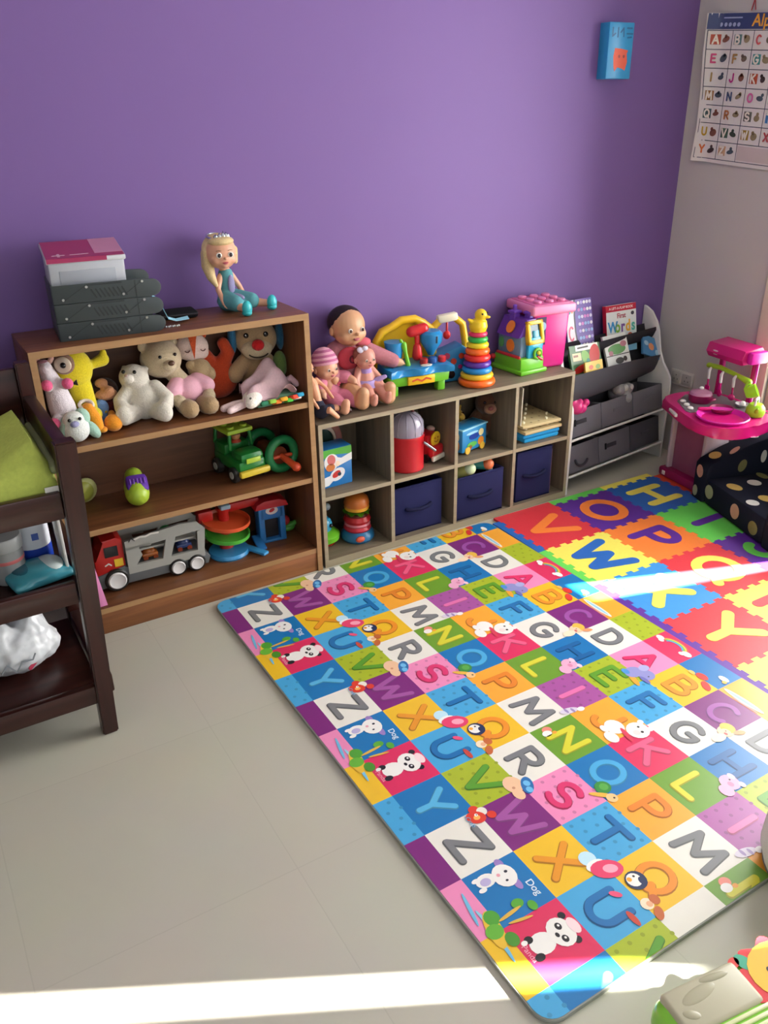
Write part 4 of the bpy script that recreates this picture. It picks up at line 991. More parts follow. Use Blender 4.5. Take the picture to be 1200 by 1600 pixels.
# ------------------------------------------------------------------ helpers for soft toys and dolls
def eye(o, c, r, h='#1b1a1c'):
    o.m(mat(h, 'gloss')); o.ell(c, r, n=12)
def sit_toy(name, lab, cat, loc, rz, s, col, muz, nose, head=(0, -.01, .17), hr=.058, ears=(.024, .05, .05), group=None, look=(0, 0), nose_r=.012, spread=.062, fat=1.0, snout=.027, legup=0.0):
    """sitting plush; look = (yaw, pitch) of the head"""
    t = thing(name, lab, cat, loc, rz, group)
    m = mat(col, 'plush'); S_ = lambda *p: tuple(q*s for q in p)
    o = MB(m)
    o.ell(S_(0, 0, .065), S_(.058*fat, .05*fat, .068)); o.tube([S_(0, 0, .09), S_(head[0]*.8, head[1]*.8, head[2]-.03)], .04*s*fat)
    for k in (-1, 1):
        o.tube([S_(.035*k, -.02, .03), S_(spread*k, -.085, .03+legup)], [.03*s, .031*s]); o.ell(S_((spread+.004)*k, -.1, .036+legup), S_(.027, .02, .035))
        o.tube([S_(.042*k*fat, -.005, .11), S_(.078*k*fat, -.03, .075), S_(.07*k*fat, -.055, .06)], [.024*s, .024*s, .027*s])
    H = TR(*S_(*head)) @ RZ(look[0]) @ RX(-look[1]); h = hr*s
    o.x(H); o.ell((0, 0, 0), (h*1.05, h*.95, h*.95)); o.ell((0, -.5*h, -.2*h), (.62*h, .5*h, .5*h))
    if ears:
        for k in (-1, 1): o.ell(S_(ears[1]*k, .005, ears[2]), S_(ears[0], ears[0]*.55, ears[0]))
    o.build('body', t, blob=.0045*max(.7, s), smooth=3)
    o = MB(mat(muz, 'plush')); o.x(H); o.ell((0, -h*.92, -.24*h), (snout*s, .022*s, snout*s*.8)); o.build('muzzle', t)
    o = MB(mat(nose, 'plastic')); o.x(H); o.ell((0, -h*.92-.019*s, -.1*h), S_(nose_r, nose_r*.7, nose_r*.8)); o.build('nose', t)
    for k in (-1, 1):
        o = MB(); o.x(H); eye(o, (.4*h*k, -h*.86, .24*h), .0065*s); o.build('eye', t)
    return t
SKIN, SKIN2, SKIN3 = '#d89a78', '#e0a888', '#cf9470'
UZ, MZ2, BZ = .695, .40, .10         # bookcase shelf heights
# ------------------------------------------------------------------ upper bookcase shelf
t = thing('plush_pony', 'white plush pony with four pink hooves propped against the left bookcase side', 'soft toy', (.158, -.185, UZ), 0)
o = MB(mat('#dcd3da', 'plush')); o.tube([(.012, .0, .06), (.004, -.01, .11), (-.006, -.004, .17), (-.022, -.005, .23)], [.042, .042, .033, .023]); o.ell((-.025, -.02, .238), (.022, .03, .022))
for p, q in (((.0, -.02, .19), (.022, -.055, .185)), ((-.014, -.02, .19), (-.03, -.05, .185)), ((.02, -.02, .085), (.018, -.06, .075)), ((-.008, -.02, .085), (-.03, -.055, .07))): o.tube([p, q], .016)
o.build('body', t, blob=.0045, smooth=3)
for p in ((.026, -.062, .19), (-.034, -.056, .192), (.018, -.07, .078), (-.034, -.062, .07)):
    o = MB(mat('#e0608c', 'plush')); o.ell(p, .0175); o.build('hoof', t)
o = MB(mat('#e8b8a8', 'plush')); o.ell((-.002, -.01, .258), (.008, .007, .016), RY(.6)); o.ell((-.04, -.0, .26), (.009, .007, .016), RY(-.3)); o.build('ear', t)
o = MB(mat('#8a5a62', 'plush')); o.ell((-.03, -.025, .26), (.016, .01, .006)); o.build('mane', t)
t = thing('plush_goggle_toy', 'bright yellow plush with one big ringed eye, in the left end of the upper shelf', 'soft toy', (.232, -.14, UZ), 0)
o = MB(mat('#e3d02c', 'plush')); o.ell((-.004, 0, .205), (.06, .05, .066)); o.tube([(.005, 0, .15), (.012, -.008, .09), (.02, -.01, .06)], [.038, .036, .03]); o.tube([(.05, .01, .205), (.095, .02, .215)], [.014, .022]); o.ell((.1, .02, .235), (.012, .012, .016))
o.tube([(.0, -.02, .08), (.028, -.055, .06)], [.025, .024]); o.build('body', t, blob=.0045, smooth=3)
o = MB(mat('#8a6a58', 'plush')); o.ell((-.04, -.05, .238), (.034, .02, .034), RZ(-.4)); o.build('eye_rim', t)
o = MB(mat('#c9b8a4', 'plastic')); o.ell((-.045, -.066, .239), (.026, .009, .026), RZ(-.35)); o.build('eyeball', t); o = MB(); eye(o, (-.046, -.0745, .24), .0095); o.build('pupil', t)
o = MB(mat('#2a2420', 'plush')); o.prism([(0, 0), (.016, .014), (.018, -.006)], .004, frame((-.026, -.054, .172), (1, -.3, 0), (0, 0, 1))); o.build('mouth', t)
o = MB(mat('#e8962a', 'plush')); o.tube([(.006, -.068, .085), (.02, -.085, .05), (.026, -.092, .026)], [.021, .022, .017]); o.ell((.036, -.094, .018), (.015, .018, .01)); o.build('leg', t, label='orange plush leg')
o = MB(mat('#e4d9cf', 'plush')); o.tor((.004, -.06, .098), .02, .006, RX(.5)); o.build('trim', t)
t = thing('plush_blue_ball', 'small pale blue plush piece between the yellow and the brown plush', 'soft toy', (.292, -.14, UZ), 0)
o = MB(mat('#6f93cc', 'plush')); o.ell((0, 0, .06), (.026, .02, .03)); o.ell((.0, .005, .03), (.024, .022, .03)); o.build('body', t)
t = thing('plush_owl', 'small mint and white plush owl with a lilac beak, front left', 'soft toy', (.184, -.255, UZ), 0)
o = MB(mat('#dfe3e0', 'plush')); o.ell((0, 0, .044), (.042, .036, .044)); o.ell((-.004, -.004, .075), (.034, .03, .028)); o.build('body', t, blob=.004, smooth=2)
o = MB(mat('#9fc4b4', 'plush')); o.ell((.024, .012, .074), (.026, .028, .03)); o.ell((.05, .004, .03), (.018, .02, .034), RY(-.5)); o.ell((-.035, .008, .055), (.014, .022, .036), RY(.3)); o.build('wing', t, label='mint green wing and hood')
o = MB(mat('#9a9ac4', 'plush')); o.ell((-.008, -.034, .07), (.014, .01, .01)); o.build('beak', t)
for x_ in (-.022, .01):
    o = MB(); eye(o, (x_, -.034, .085), .0055); o.build('eye', t)
t = thing('plush_brown_toy', 'dark plush with tan face and red body slumped at the back of the upper shelf', 'soft toy', (.322, -.095, UZ), 0)
o = MB(mat('#3a2320', 'plush')); o.ell((0, 0, .105), (.045, .04, .042)); o.build('head', t)
o = MB(mat('#c08a68', 'plush')); o.ell((-.004, -.034, .1), (.038, .022, .02)); o.ell((.004, -.04, .114), (.02, .018, .015)); o.ell((-.012, -.026, .138), (.022, .014, .016)); o.build('face', t, blob=.004, smooth=2)
o = MB(mat('#4a1016', 'plush')); o.ell((0, -.012, .04), (.05, .045, .044)); o.build('body', t); o = MB(mat('#c8a43a', 'plush')); o.ell((-.02, -.058, .05), .006); o.build('button', t)
o = MB(mat('#e8952a', 'plush')); o.ell((-.014, -.125, .029), (.03, .029, .029)); o.tube([(-.01, -.095, .03), (0, -.045, .04)], .012); o.build('foot', t, label='round orange foot')
sit_toy('plush_bear', 'white plush bear leaning back with its nose up, left of the pink-shirted teddy', 'soft toy', (.436, -.15, UZ), -.3, 1.0, '#d9d3c8', '#dcd5ca', '#b59a94', head=(-.024, .012, .142), hr=.048, ears=(.013, .036, .03), look=(-.35, .45), nose_r=.006, snout=.02, legup=.012)
o = sit_toy('teddy_bear', 'big cream teddy bear in a pale pink shirt on the upper shelf', 'soft toy', (.592, -.15, UZ), .05, .9, '#c4b294', '#cdbc9f', '#5a3a26', head=(-.075, .05, .205), hr=.076, ears=(.02, .062, .055), look=(.1, .1), spread=.036, fat=.85, nose_r=.013)
b_ = MB(mat('#e8b0c2', 'fabric')); b_.ell((0, -.002, .075), (.055, .05, .048)); b_.tube([(.035, 0, .1), (.06, -.022, .085)], [.03, .03]); b_.tube([(-.035, 0, .1), (-.06, -.022, .085)], [.03, .03]); b_.build('shirt', o, blob=.004, smooth=3)
for k in (-1, 1):
    b_ = MB(mat('#a58a68', 'plush')); b_.tube([(.03*k, -.05, .03), (.036*k, -.095, .035)], [.03, .032]); b_.build('foot', o)
t = thing('plush_fox', 'orange plush fox with a white sleepy face behind the teddy bear', 'soft toy', (.69, -.07, UZ), -.15)
o = MB(mat('#c94a28', 'plush')); o.ell((.04, .01, .07), (.075, .05, .075)); o.tube([(.02, .01, .12), (-.03, -.0, .19)], .035); o.tube([(.06, .01, .12), (.085, .0, .165), (.07, -.005, .20)], [.03, .026, .022]); o.build('body', t, blob=.005, smooth=3)
o = MB(mat('#e0c9c0', 'plush')); o.ell((-.045, -.032, .205), (.058, .036, .05)); o.ell((-.08, -.03, .19), (.024, .022, .024)); o.ell((-.012, -.03, .185), (.024, .022, .026)); o.build('face', t, blob=.0045, smooth=3)
o = MB(mat('#d0562c', 'plush')); o.prism([(-.006, -.045), (-.014, .02), (-.02, .045), (.016, .045), (.008, .02)], .006, frame((-.042, -.066, .215), (1, -.1, 0), (0, .3, 1))); o.ell((-.085, -.01, .245), (.014, .01, .02)); o.ell((0, -.01, .245), (.014, .01, .02)); o.build('blaze', t, label='orange stripe and ears')
for x_ in (-.068, -.014):
    o = MB(mat('#5a3a30', 'fabric')); o.stroke(arc(0, 0, .008, .008, 200, 340, 6), .003, .002, frame((x_, -.0675, .205), (1, 0, 0), (0, 0, 1))); o.build('closed_eye', t)
t = thing('plush_tan_toy', 'tan furry plush lump tucked under the fox face', 'soft toy', (.652, -.115, UZ), -.2)
o = MB(mat('#b39a76', 'plush')); o.ell((0, 0, .128), (.042, .036, .04)); o.ell((-.03, -.01, .148), (.018, .016, .018)); o.ell((.034, -.012, .112), (.02, .02, .026)); o.tube([(0, 0, .11), (.005, .01, .02)], [.036, .03]); o.build('body', t, blob=.0045, smooth=3)
t = thing('plush_puppy', 'big tan plush puppy with a round red nose and blue ears', 'soft toy', (.885, -.08, UZ), -.25)
o = MB(mat('#c2a37c', 'plush')); o.ell((0, -.005, .20), (.078, .062, .07)); o.ell((0, .0, .08), (.075, .05, .08)); o.tube([(-.05, -.02, .12), (-.09, -.05, .09)], [.03, .03]); o.ell((-.09, -.055, .085), (.028, .028, .03)); o.build('body', t, blob=.005, smooth=3)
o = MB(mat('#d9c6a4', 'plush')); o.ell((-.004, -.048, .172), (.056, .034, .04)); o.build('muzzle', t)
o = MB(mat('#d2262a', 'plush')); o.ell((-.004, -.088, .195), (.0225, .018, .0205)); o.build('nose', t)
for x_ in (-.04, .03):
    o = MB(); eye(o, (x_, -.06, .225), .0095); o.m(mat('#ffffff', 'plastic')); o.ell((x_-.003, -.069, .229), .0025, n=8); o.build('eye', t)
for x_, hx in ((-.085, '#3a7ca8'), (.088, '#285a78')):
    o = MB(mat(hx, 'plush')); o.ell((x_, -.005, .205), (.016, .03, .055)); o.build('ear', t, label='blue plush ear')
o = MB(mat('#43392f', 'fabric')); o.stroke(arc(0, .02, .04, .03, 215, 325, 10), .004, .003, frame((-.004, -.083, .158), (1, 0, 0), (0, -.35, 1))); o.build('smile', t)
o = MB(mat('#6f8a4a', 'plush')); o.ell((.08, -.02, .1), (.026, .03, .05)); o.build('paw', t, label='green paw')
t = thing('bunny_comforter', 'pale pink bunny comforter blanket heaped over the crinkle book', 'comforter', (.845, -.215, UZ), 0)
o = MB(mat('#eccdd4', 'fabric', scale=160)); nx = 34; V = {}
for i in range(nx+1):
    for j in range(nx+1):
        u = i/nx*2-1; v = j/nx*2-1
        r = math.hypot(u*.95, v); z = .125*math.exp(-1.9*r*r)+.02*math.sin(5*u+2*v)*(.4+.6*r)+.013*math.sin(9*v-3*u)*(.3+r)
        V[i, j] = o.bm.verts.new(((.015+.1*u+.02*v), .0+.078*v, max(.032 - .02*max(0, r-1), z+.026)))
for i in range(nx):
    for j in range(nx): o.bm.faces.new((V[i, j], V[i+1, j], V[i+1, j+1], V[i, j+1]))
bmesh.ops.solidify(o.bm, geom=o.bm.faces[:], thickness=.003); o.build('blanket', t, ang=80)
o = MB(mat('#efe2d8', 'plush')); o.ell((-.066, -.055, .038), (.036, .032, .031)); o.ell((-.08, -.076, .03), (.022, .018, .019)); o.build('bunny_head', t, blob=.004, smooth=3)
o = MB(mat('#edd0d2', 'plush')); o.tube([(-.085, -.04, .03), (-.125, -.03, .02), (-.165, -.03, .014)], [.01, .015, .013]); o.tube([(-.08, -.055, .026), (-.12, -.055, .02), (-.155, -.065, .014)], [.01, .014, .012]); o.build('bunny_ear', t, blob=.003, smooth=2)
o = MB(); eye(o, (-.083, -.0815, .05), .004); o.build('eye', t)
o = MB(mat('#dcb2bc', 'fabric')); o.tube([(.08, .02, .05), (.11, .0, .07), (.125, -.01, .05)], [.012, .014, .012]); o.build('corner_knot', t)
t = thing('crinkle_book', 'colourful crinkle cloth book with tabs under the pink bunny blanket', 'cloth book', (.872, -.248, UZ), .05)
o = MB(mat('#5f8a72', 'fabric')); o.box((0, .012, .019), (.165, .085, .036), .01); o.build('cloth_pages', t)
o = MB()
for q, (x_, h, z_) in enumerate(((-.06, '#3f8a6a', .016), (-.035, '#8fbf4a', .02), (-.012, '#e8823a', .012), (.012, '#f0b03a', .02), (.035, '#57c04a', .01), (.052, '#e0503a', .02), (.07, '#f0e6d8', .014), (.075, '#3a9ac0', .024))):
    o.m(mat(h, 'fabric')); o.box((x_, -.038-.007*(q % 2), z_+.004), (.027, .036, .015), .005, RX(-.35) @ RZ(.2*(q % 3-1)))
o.build('tab', t)

# ------------------------------------------------------------------ middle shelf
t = thing('ball_toy', 'pale lime rounded toy partly behind the changing table leg on the middle shelf', 'toy', (.205, -.06, MZ2), .3)
o = MB(mat('#c9cf8a', 'plastic')); o.ell((0, 0, .045), (.045, .022, .045)); o.m(mat('#a9b04a', 'plastic')); o.ell((-.006, -.004, .045), (.04, .022, .04)); o.build('body', t)
t = thing('rattle_toy', 'lime green toy with a purple panel standing alone on the middle shelf', 'toy', (.36, -.155, MZ2), -.15)
o = MB(mat('#a4c03a', 'plastic')); o.tube([(0, .03, .085), (.0, .0, .056), (.0, -.035, .043)], [.032, .042, .042], 20); o.build('body', t, blob=.004, smooth=3)
o = MB(mat('#6a3cae', 'plastic')); o.box((.004, -.018, .068), (.074, .07, .05), .014, RX(.65)); o.build('panel', t, label='purple ribbed panel'); o = MB(mat('#8f66c8', 'plastic'))
for q in range(5): o.box((-.018+q*.012, -.032, .09), (.005, .022, .006), .002, RX(.65))
o.build('key', t)
# jeep
t = thing('toy_truck', 'green toy farm truck with a lime roof and yellow bumper on the middle shelf', 'toy vehicle', (.765, -.12, MZ2), 0)
t.rotation_euler = (0, 0, .14)
JG, JL, JY = mat('#1f7a34', 'gloss', .28), mat('#a8c83a', 'plastic'), mat('#d8c03a', 'plastic')
o = MB(JG); o.box((0, .0, .062), (.115, .2, .05), .014); o.box((0, -.062, .098), (.1, .085, .04), .018); o.box((0, .055, .1), (.106, .09, .05), .012); o.build('body', t)
o = MB(JG)
for x_ in (-.046, .046):
    for y_ in (-.02, .095): o.tube([(x_, y_, .115), (x_*.9, y_+.006*(1 if y_ < 0 else -1), .172)], .007, 8)
o.build('cab_pillar', t)
o = MB(JL); o.box((0, .04, .178), (.108, .135, .018), .007)
for x_ in (-.028, .028):
    for y_ in (.0, .05): o.cyl((x_, y_, .186), .014, .009, bev=.002)
o.build('roof', t)
o = MB(JY); o.box((0, -.108, .042), (.125, .022, .024), .006); o.build('bumper', t); o = MB(JL); o.box((0, -.106, .088), (.06, .004, .02), .002); o.build('grille', t)
for x_ in (-.06, .06):
    for y_ in (-.062, .062):
        o = MB(mat('#2a2a2a', 'plastic')); o.lathe([(0, -.012), (.026, -.012), (.03, -.008), (.03, .008), (.026, .012), (0, .012)], TR(x_, y_, .031) @ RY(PI/2)); w_ = o.build('wheel', t)
        o = MB(mat('#b8bcb4', 'plastic')); o.lathe([(0, -.014), (.014, -.014), (.014, .014), (0, .014)], TR(x_, y_, .031) @ RY(PI/2)); o.build('hub', w_)
t2 = thing('toy_driver', 'tiny figure with brown cap sitting in the green truck cab', 'toy figure', (.765, -.12, MZ2+.1), .14)
o = MB(mat('#c98a5a', 'plastic')); o.ell((0, .015, .05), .018); o.build('head', t2); o = MB(mat('#6a4a2a', 'plastic')); o.ell((0, .018, .058), (.02, .02, .013)); o.build('cap', t2); o = MB(mat('#b4452f', 'plastic')); o.lathe([(0, .026), (.02, .026), (.014, .036), (0, .038)], TR(0, .016, 0)); o.build('torso', t2)
t = thing('roller_toy', 'green two-ringed roller toy with an orange handle, right end of the middle shelf', 'toy', (.905, -.15, MZ2), 0)
RG = mat('#1f7d48', 'plastic', .3); AX = RZ(.18) @ RX(PI/2)
o = MB(RG); o.tor((.0, -.045, .0745), .057, .017, AX); o.build('ring', t); o = MB(RG); o.tor((-.035, .075, .0745), .057, .017, AX); o.build('ring', t)
o = MB(mat('#7a3a22', 'plastic')); o.lathe([(0, -.055), (.036, -.055), (.04, 0), (.036, .055), (0, .055)], TR(-.018, .015, .066) @ AX); o.build('drum', t)
o = MB(mat('#d8502c', 'plastic')); o.tube([(.0, -.05, .066), (.02, -.1, .045), (.026, -.115, .04)], [.012, .014, .018], 12); o.tube([(-.035, -.047, .066), (.035, -.047, .066)], .008, 8); o.build('handle', t)

# ------------------------------------------------------------------ bottom shelf
tag(MB(mat('#d684b4', 'plastic')).prism([(0, 0), (.03, .0), (.0, .25), (-.012, .255)], .006, frame((.143, -.285, BZ+.0005), (1, .05, 0), (0, .12, 1)), .002).build('pink_board'), 'pink plastic board edge beside the changing table leg on the bottom shelf', 'board')
t = thing('car_carrier', 'grey and red toy car carrier truck on the bottom shelf', 'toy vehicle', (.37, -.155, BZ), -.04)
CG, CGD, CR = mat('#9a9a94', 'plastic'), mat('#5f6264', 'plastic'), mat('#b3201c', 'gloss', .3)
def panel(o, y, th=.012):
    P = [(-.085, .085), (.185, .075), (.205, .13), (.2, .165), (.17, .205), (.1, .205), (-.05, .2), (-.085, .2)]
    # built as bars around two windows
    M = frame((0, y, 0), (1, 0, 0), (0, 0, 1))
    for q in ([(-.09, .055), (.19, .055), (.19, .085), (-.09, .085)], [(-.09, .15), (.2, .165), (.17, .2), (.11, .205), (-.09, .185)], [(-.09, .085), (-.06, .085), (-.035, .12), (-.045, .16), (-.09, .16)], [(.035, .085), (.065, .085), (.09, .16), (.055, .16)], [(.165, .085), (.19, .085), (.2, .17), (.17, .16)], [(-.045, .153), (.0, .15), (.0, .16), (-.045, .16)]): o.prism(q, th, M)
o = MB(CG)
for y_ in (-.05, .062): panel(o, y_)
o.box((.05, .0, .065), (.27, .1, .012)); o.box((.05, 0, .135), (.22, .1, .006)); o.build('trailer', t)
o = MB(CGD); o.prism([(-.2, .018), (.2, .018), (.21, .045), (.185, .075), (-.06, .075), (-.1, .09), (-.2, .07)], .118, frame((0, .06, 0), (1, 0, 0), (0, 0, 1)), .004); o.build('chassis', t)
o = MB(CR); o.prism([(-.2, .06), (-.095, .085), (-.095, .19), (-.115, .205), (-.165, .2), (-.18, .14), (-.2, .13)], .105, frame((0, .053, 0), (1, 0, 0), (0, 0, 1)), .006); o.build('cab', t)
o = MB(mat('#1c1c20', 'gloss')); o.bx((-.162, -.0535, .135), (-.115, -.0515, .175), .0005); o.build('cab_window', t)
o = MB(mat('#e0b92c', 'print')); o.box((-.118, -.0535, .108), (.03, .002, .03)); o.m(mat('#c9c4c0', 'print')); o.stroke([(0, 0), (.012, .006), (.02, -.002)], .005, .001, frame((-.165, -.0525, .105), (1, 0, 0), (0, 0, 1))); o.build('sticker', t)
for x_, r_ in ((-.135, .043), (.085, .034), (.155, .034)):
    for y_ in (-.05, .05):
        M = TR(x_, y_, r_+.0005) @ RX(PI/2)
        o = MB(mat('#1c1b1a', 'plastic')); o.lathe([(0, -.016), (r_-.004, -.016), (r_, -.011), (r_, .011), (r_-.004, .016), (0, .016)], M); w_ = o.build('wheel', t)
        o = MB(mat('#d4d2d2', 'plastic')); o.lathe([(0, -.02), (r_*.5, -.018), (r_*.66, -.021), (r_*.76, -.017), (r_*.76, .017), (r_*.66, .021), (r_*.5, .018), (0, .02)], M, 24); o.build('hub', w_)
o = MB(mat('#d8d4cc', 'print')); o.stroke([(0, 0), (.02, .004), (.04, 0), (.06, .005), (.085, .002)], .007, .001, frame((-.055, -.0625, .187), (1, 0, .05), (0, 0, 1))); o.m(mat('#2a2a2a', 'print')); o.stroke([(0, 0), (.01, .012), (.02, 0)], .003, .001, frame((-.075, -.0625, .182), (1, 0, 0), (0, 0, 1))); o.build('side_lettering', t)
def mini_car(lab, x_, z_, h, h2):
    q = thing('mini_car', lab, 'toy car', (.37+x_, -.158, BZ+z_), -.04, 'toy cars inside the carrier')
    o = MB(mat(h, 'gloss')); o.box((0, 0, .018), (.06, .04, .018), .008); o.ell((0, 0, .028), (.022, .018, .016)); o.build('body', q)
    o = MB(mat(h2, 'plastic'))
    for a in (-.018, .018): o.lathe([(0, -.022), (.009, -.022), (.009, .022), (0, .022)], TR(a, 0, .0095) @ RX(PI/2), 14)
    o.build('wheel', q)
mini_car('orange toy car behind the front window of the car carrier', 0.0, .0715, '#c2703a', '#a04a2a')
mini_car('dark blue toy car behind the rear window of the car carrier', .128, .0715, '#3a4a80', '#a8482f')
mini_car('green toy car riding on the upper deck of the car carrier', .07, .139, '#3a8a4a', '#5a3a2a')
# spiral garage
t = thing('ramp_garage', 'orange and green spiral ramp toy garage right of the car carrier', 'toy garage', (.672, -.155, BZ), 0)
o = MB(mat('#3a8fc8', 'plastic')); o.lathe([(0, 0), (.075, 0), (.08, .008), (.075, .02), (0, .022)], None, 36); o.box((.085, -.055, .014), (.03, .12, .012), .004, RZ(.45)); o.build('base', t)
for z_, hx, R_ in ((.075, '#4fae3a', .082), (.13, '#d8562c', .088)):
    o = MB(mat(hx, 'plastic')); o.lathe([(.035, .0), (R_, .0), (R_+.004, .004), (R_+.004, .018), (R_, .018), (R_-.004, .006), (.035, .006)], TR(0, 0, z_) @ RX(.06) @ RY(.08), 40); o.build('ramp', t)
o = MB(mat('#b8241f', 'plastic')); o.lathe([(.028, .02), (.022, .1), (.02, .17), (.028, .19), (0, .195)], TR(.0, .02, 0), 20); o.box((.07, .045, .178), (.16, .06, .035), .01); o.box((-.07, .04, .165), (.06, .05, .045), .008); o.build('tower', t)
o = MB(mat('#8fa8b8', 'plastic')); o.box((.0, .0, .2), (.04, .04, .018), .005); o.build('top_deck', t)
t = thing('toy_gate', 'blue toy gate tower with a red roof at the right of the spiral garage', 'toy gate', (.86, -.135, BZ), -.08)
o = MB(mat('#2a72b4', 'plastic'))
for x_ in (-.042, .042): o.box((x_, 0, .075), (.024, .06, .15), .005)
o.box((0, 0, .125), (.1, .06, .05), .006); o.box((0, -.0, .006), (.11, .06, .012), .004); o.box((-.066, -.045, .02), (.035, .09, .012), .004, RX(.2)); o.build('frame', t)
o = MB(mat('#b8222a', 'plastic')); o.prism([(-.068, 0), (.068, 0), (.06, .022), (.03, .034), (-.03, .034), (-.06, .022)], .075, frame((0, .037, .15), (1, 0, 0), (0, 0, 1)), .004); o.build('roof', t)
o = MB(mat('#d8d2cc', 'print')); o.disc((0, 0), .025, .016, 0, .002, frame((0, -.0305, .138), (1, 0, 0), (0, 0, 1))); o.m(mat('#b8242a', 'print')); o.disc((.0, .002, .001), .012, .007, .4, .002, frame((0, -.031, .138), (1, 0, 0), (0, 0, 1))); o.build('sign', t)
o = MB(mat('#16161a', 'plastic')); o.bx((-.03, -.004, .012), (.03, .0, .1)); o.build('door', t)
t = thing('small_toy', 'small red and green toy at the right end of the bottom shelf', 'toy', (.945, -.10, BZ), .2)
o = MB(mat('#4a9a3a', 'plastic')); o.ell((0, 0, .018), (.035, .03, .017)); o.tube([(-.02, -.01, .02), (.03, -.02, .035)], .01, 10); o.build('body', t); o = MB(mat('#b82a32', 'plastic')); o.ell((-.01, 0, .048), (.022, .02, .022)); o.build('head', t)
# ------------------------------------------------------------------ on top of the bookcase
TZ = 1.0115
TG, TGD = mat('#3c4446', 'plastic', .45), mat('#23292b', 'plastic', .5)
def tray(lab, k):
    t = thing('letter_tray', lab, 'letter tray', (.188, -.235, TZ+.056*k), -.10, 'dark grey stacked letter trays')
    L_ = .325
    prof = [(0, 0), (L_-.03, 0)]+arc(L_-.028, .026, .028, .026, -90, 80, 8)+[(L_-.075, .0545), (0, .0545)]
    for y_ in (.005, .205):
        o = MB(TG); o.prism(prof, .005, frame((0, y_, 0), (1, 0, 0), (0, 0, 1)), .001); s_ = o.build('side_wall', t)
        if y_ > .01: continue
        o = MB(TGD); F = frame((0, -.0002, 0), (1, 0, 0), (0, 0, 1))
        for q in range(8): o.stroke([(.115+.013*q, .036), (.127+.013*q, .012)], .0045, .0006, F)
        o.stroke([(.105, .05), (.205, .05)], .005, .0006, F); o.stroke([(.03, .008), (.1, .05)], .002, .0006, F); o.stroke([(.21, .012), (.27, .05)], .002, .0006, F); o.stroke([(.247, 0.002), (.247, .052)], .0016, .0006, F)
        o.build('slots', s_)
        o = MB(mat('#b9b9b6', 'metal'))
        for p in ((.03, .012), (.102, .045), (.208, .014), (.268, .047)): o.disc(p, .0042, h=.0016, M=F, n=10)
        o.build('rivet', s_)
    o = MB(TG); o.bx((0, .005, 0), (L_-.03, .205, .004)); o.bx((0, .0, 0), (.005, .205, .0545), .001); o.build('floor_panel', t)
tray('bottom letter tray of the dark grey stack, standing on the bookcase top', 0)
tray('middle letter tray of the dark grey stack', 1)
tray('top letter tray of the dark grey stack, holding the white box', 2)
t = thing('storage_box', 'white plastic box with a pink printed lid lying in the top letter tray', 'box', (.315, -.13, TZ+.118), -.10)
t.rotation_euler = (.16, 0, -.10)
o = MB(mat('#b9bdc6', 'plastic', .3)); o.box((0, 0, .065), (.222, .17, .13), .008); o.m(mat('#a4a9b4', 'plastic', .35)); o.box((0, -.084, .06), (.165, .005, .085), .002); o.build('box_body', t)
o = MB(mat('#c2c5cc', 'plastic', .3)); o.box((0, 0, .132), (.232, .178, .016), .004); o.build('lid', t)
o = MB(mat('#a5305f', 'print')); o.bx((-.113, -.088, .1402), (.113, .088, .1412)); o.bx((-.113, -.0905, .128), (.06, -.0895, .1412)); o.m(mat('#c98aa6', 'print')); o.bx((.03, -.06, .1413), (.113, .088, .1418)); o.m(mat('#dcb4c4', 'print'))
o.stroke([(-.09, -.06), (-.06, -.06)], .008, .0004, None, .1414); o.stroke([(-.075, -.072), (-.075, -.048)], .008, .0004, None, .1414); o.stroke([(-.04, -.06), (.01, -.058)], .006, .0004, None, .1414)
o.build('printed_sheet', t, label='pink printed sheet on the lid')
t = thing('ribbon_strip', 'light blue ribbon spilling from the letter trays onto the bookcase top', 'ribbon', (.515, -.205, TZ), 0)
o = MB(mat('#8fc3d8', 'fabric')); P = [(-.02, .01, .1), (.0, .0, .085), (.01, -.005, .05), (.02, -.005, .025), (.05, .01, .012), (.1, .035, .008)]
for a, b in zip(P, P[1:]):
    a, b = Vector(a), Vector(b); o.bm.faces.new([o.bm.verts.new(q) for q in (a+Vector((0, -.012, 0)), b+Vector((0, -.014, 0)), b+Vector((.004, .014, .004)), a+Vector((.004, .012, .002)))])
bmesh.ops.remove_doubles(o.bm, verts=o.bm.verts[:], dist=.003); bmesh.ops.solidify(o.bm, geom=o.bm.faces[:], thickness=.002); o.build('ribbon', t, ang=80)
o = MB(mat('#dfe6ea', 'gloss'))
for q in range(7): o.ell((.005+q*.007, -.03-.004*(q % 2), .003), .0032, n=8)
o.build('bead', t)
t = thing('black_pouch', 'flat black pouch lying between the letter trays and the blonde doll', 'pouch', (.60, -.10, TZ), -.1)
o = MB(mat('#17171b', 'fabric')); o.box((0, 0, .012), (.13, .09, .022), .01, seg=3); o.build('pouch_body', t); o = MB(mat('#24242a', 'plastic')); o.tube([(-.06, -.045, .014), (.06, -.045, .014)], .003, 8); o.build('zip', t)

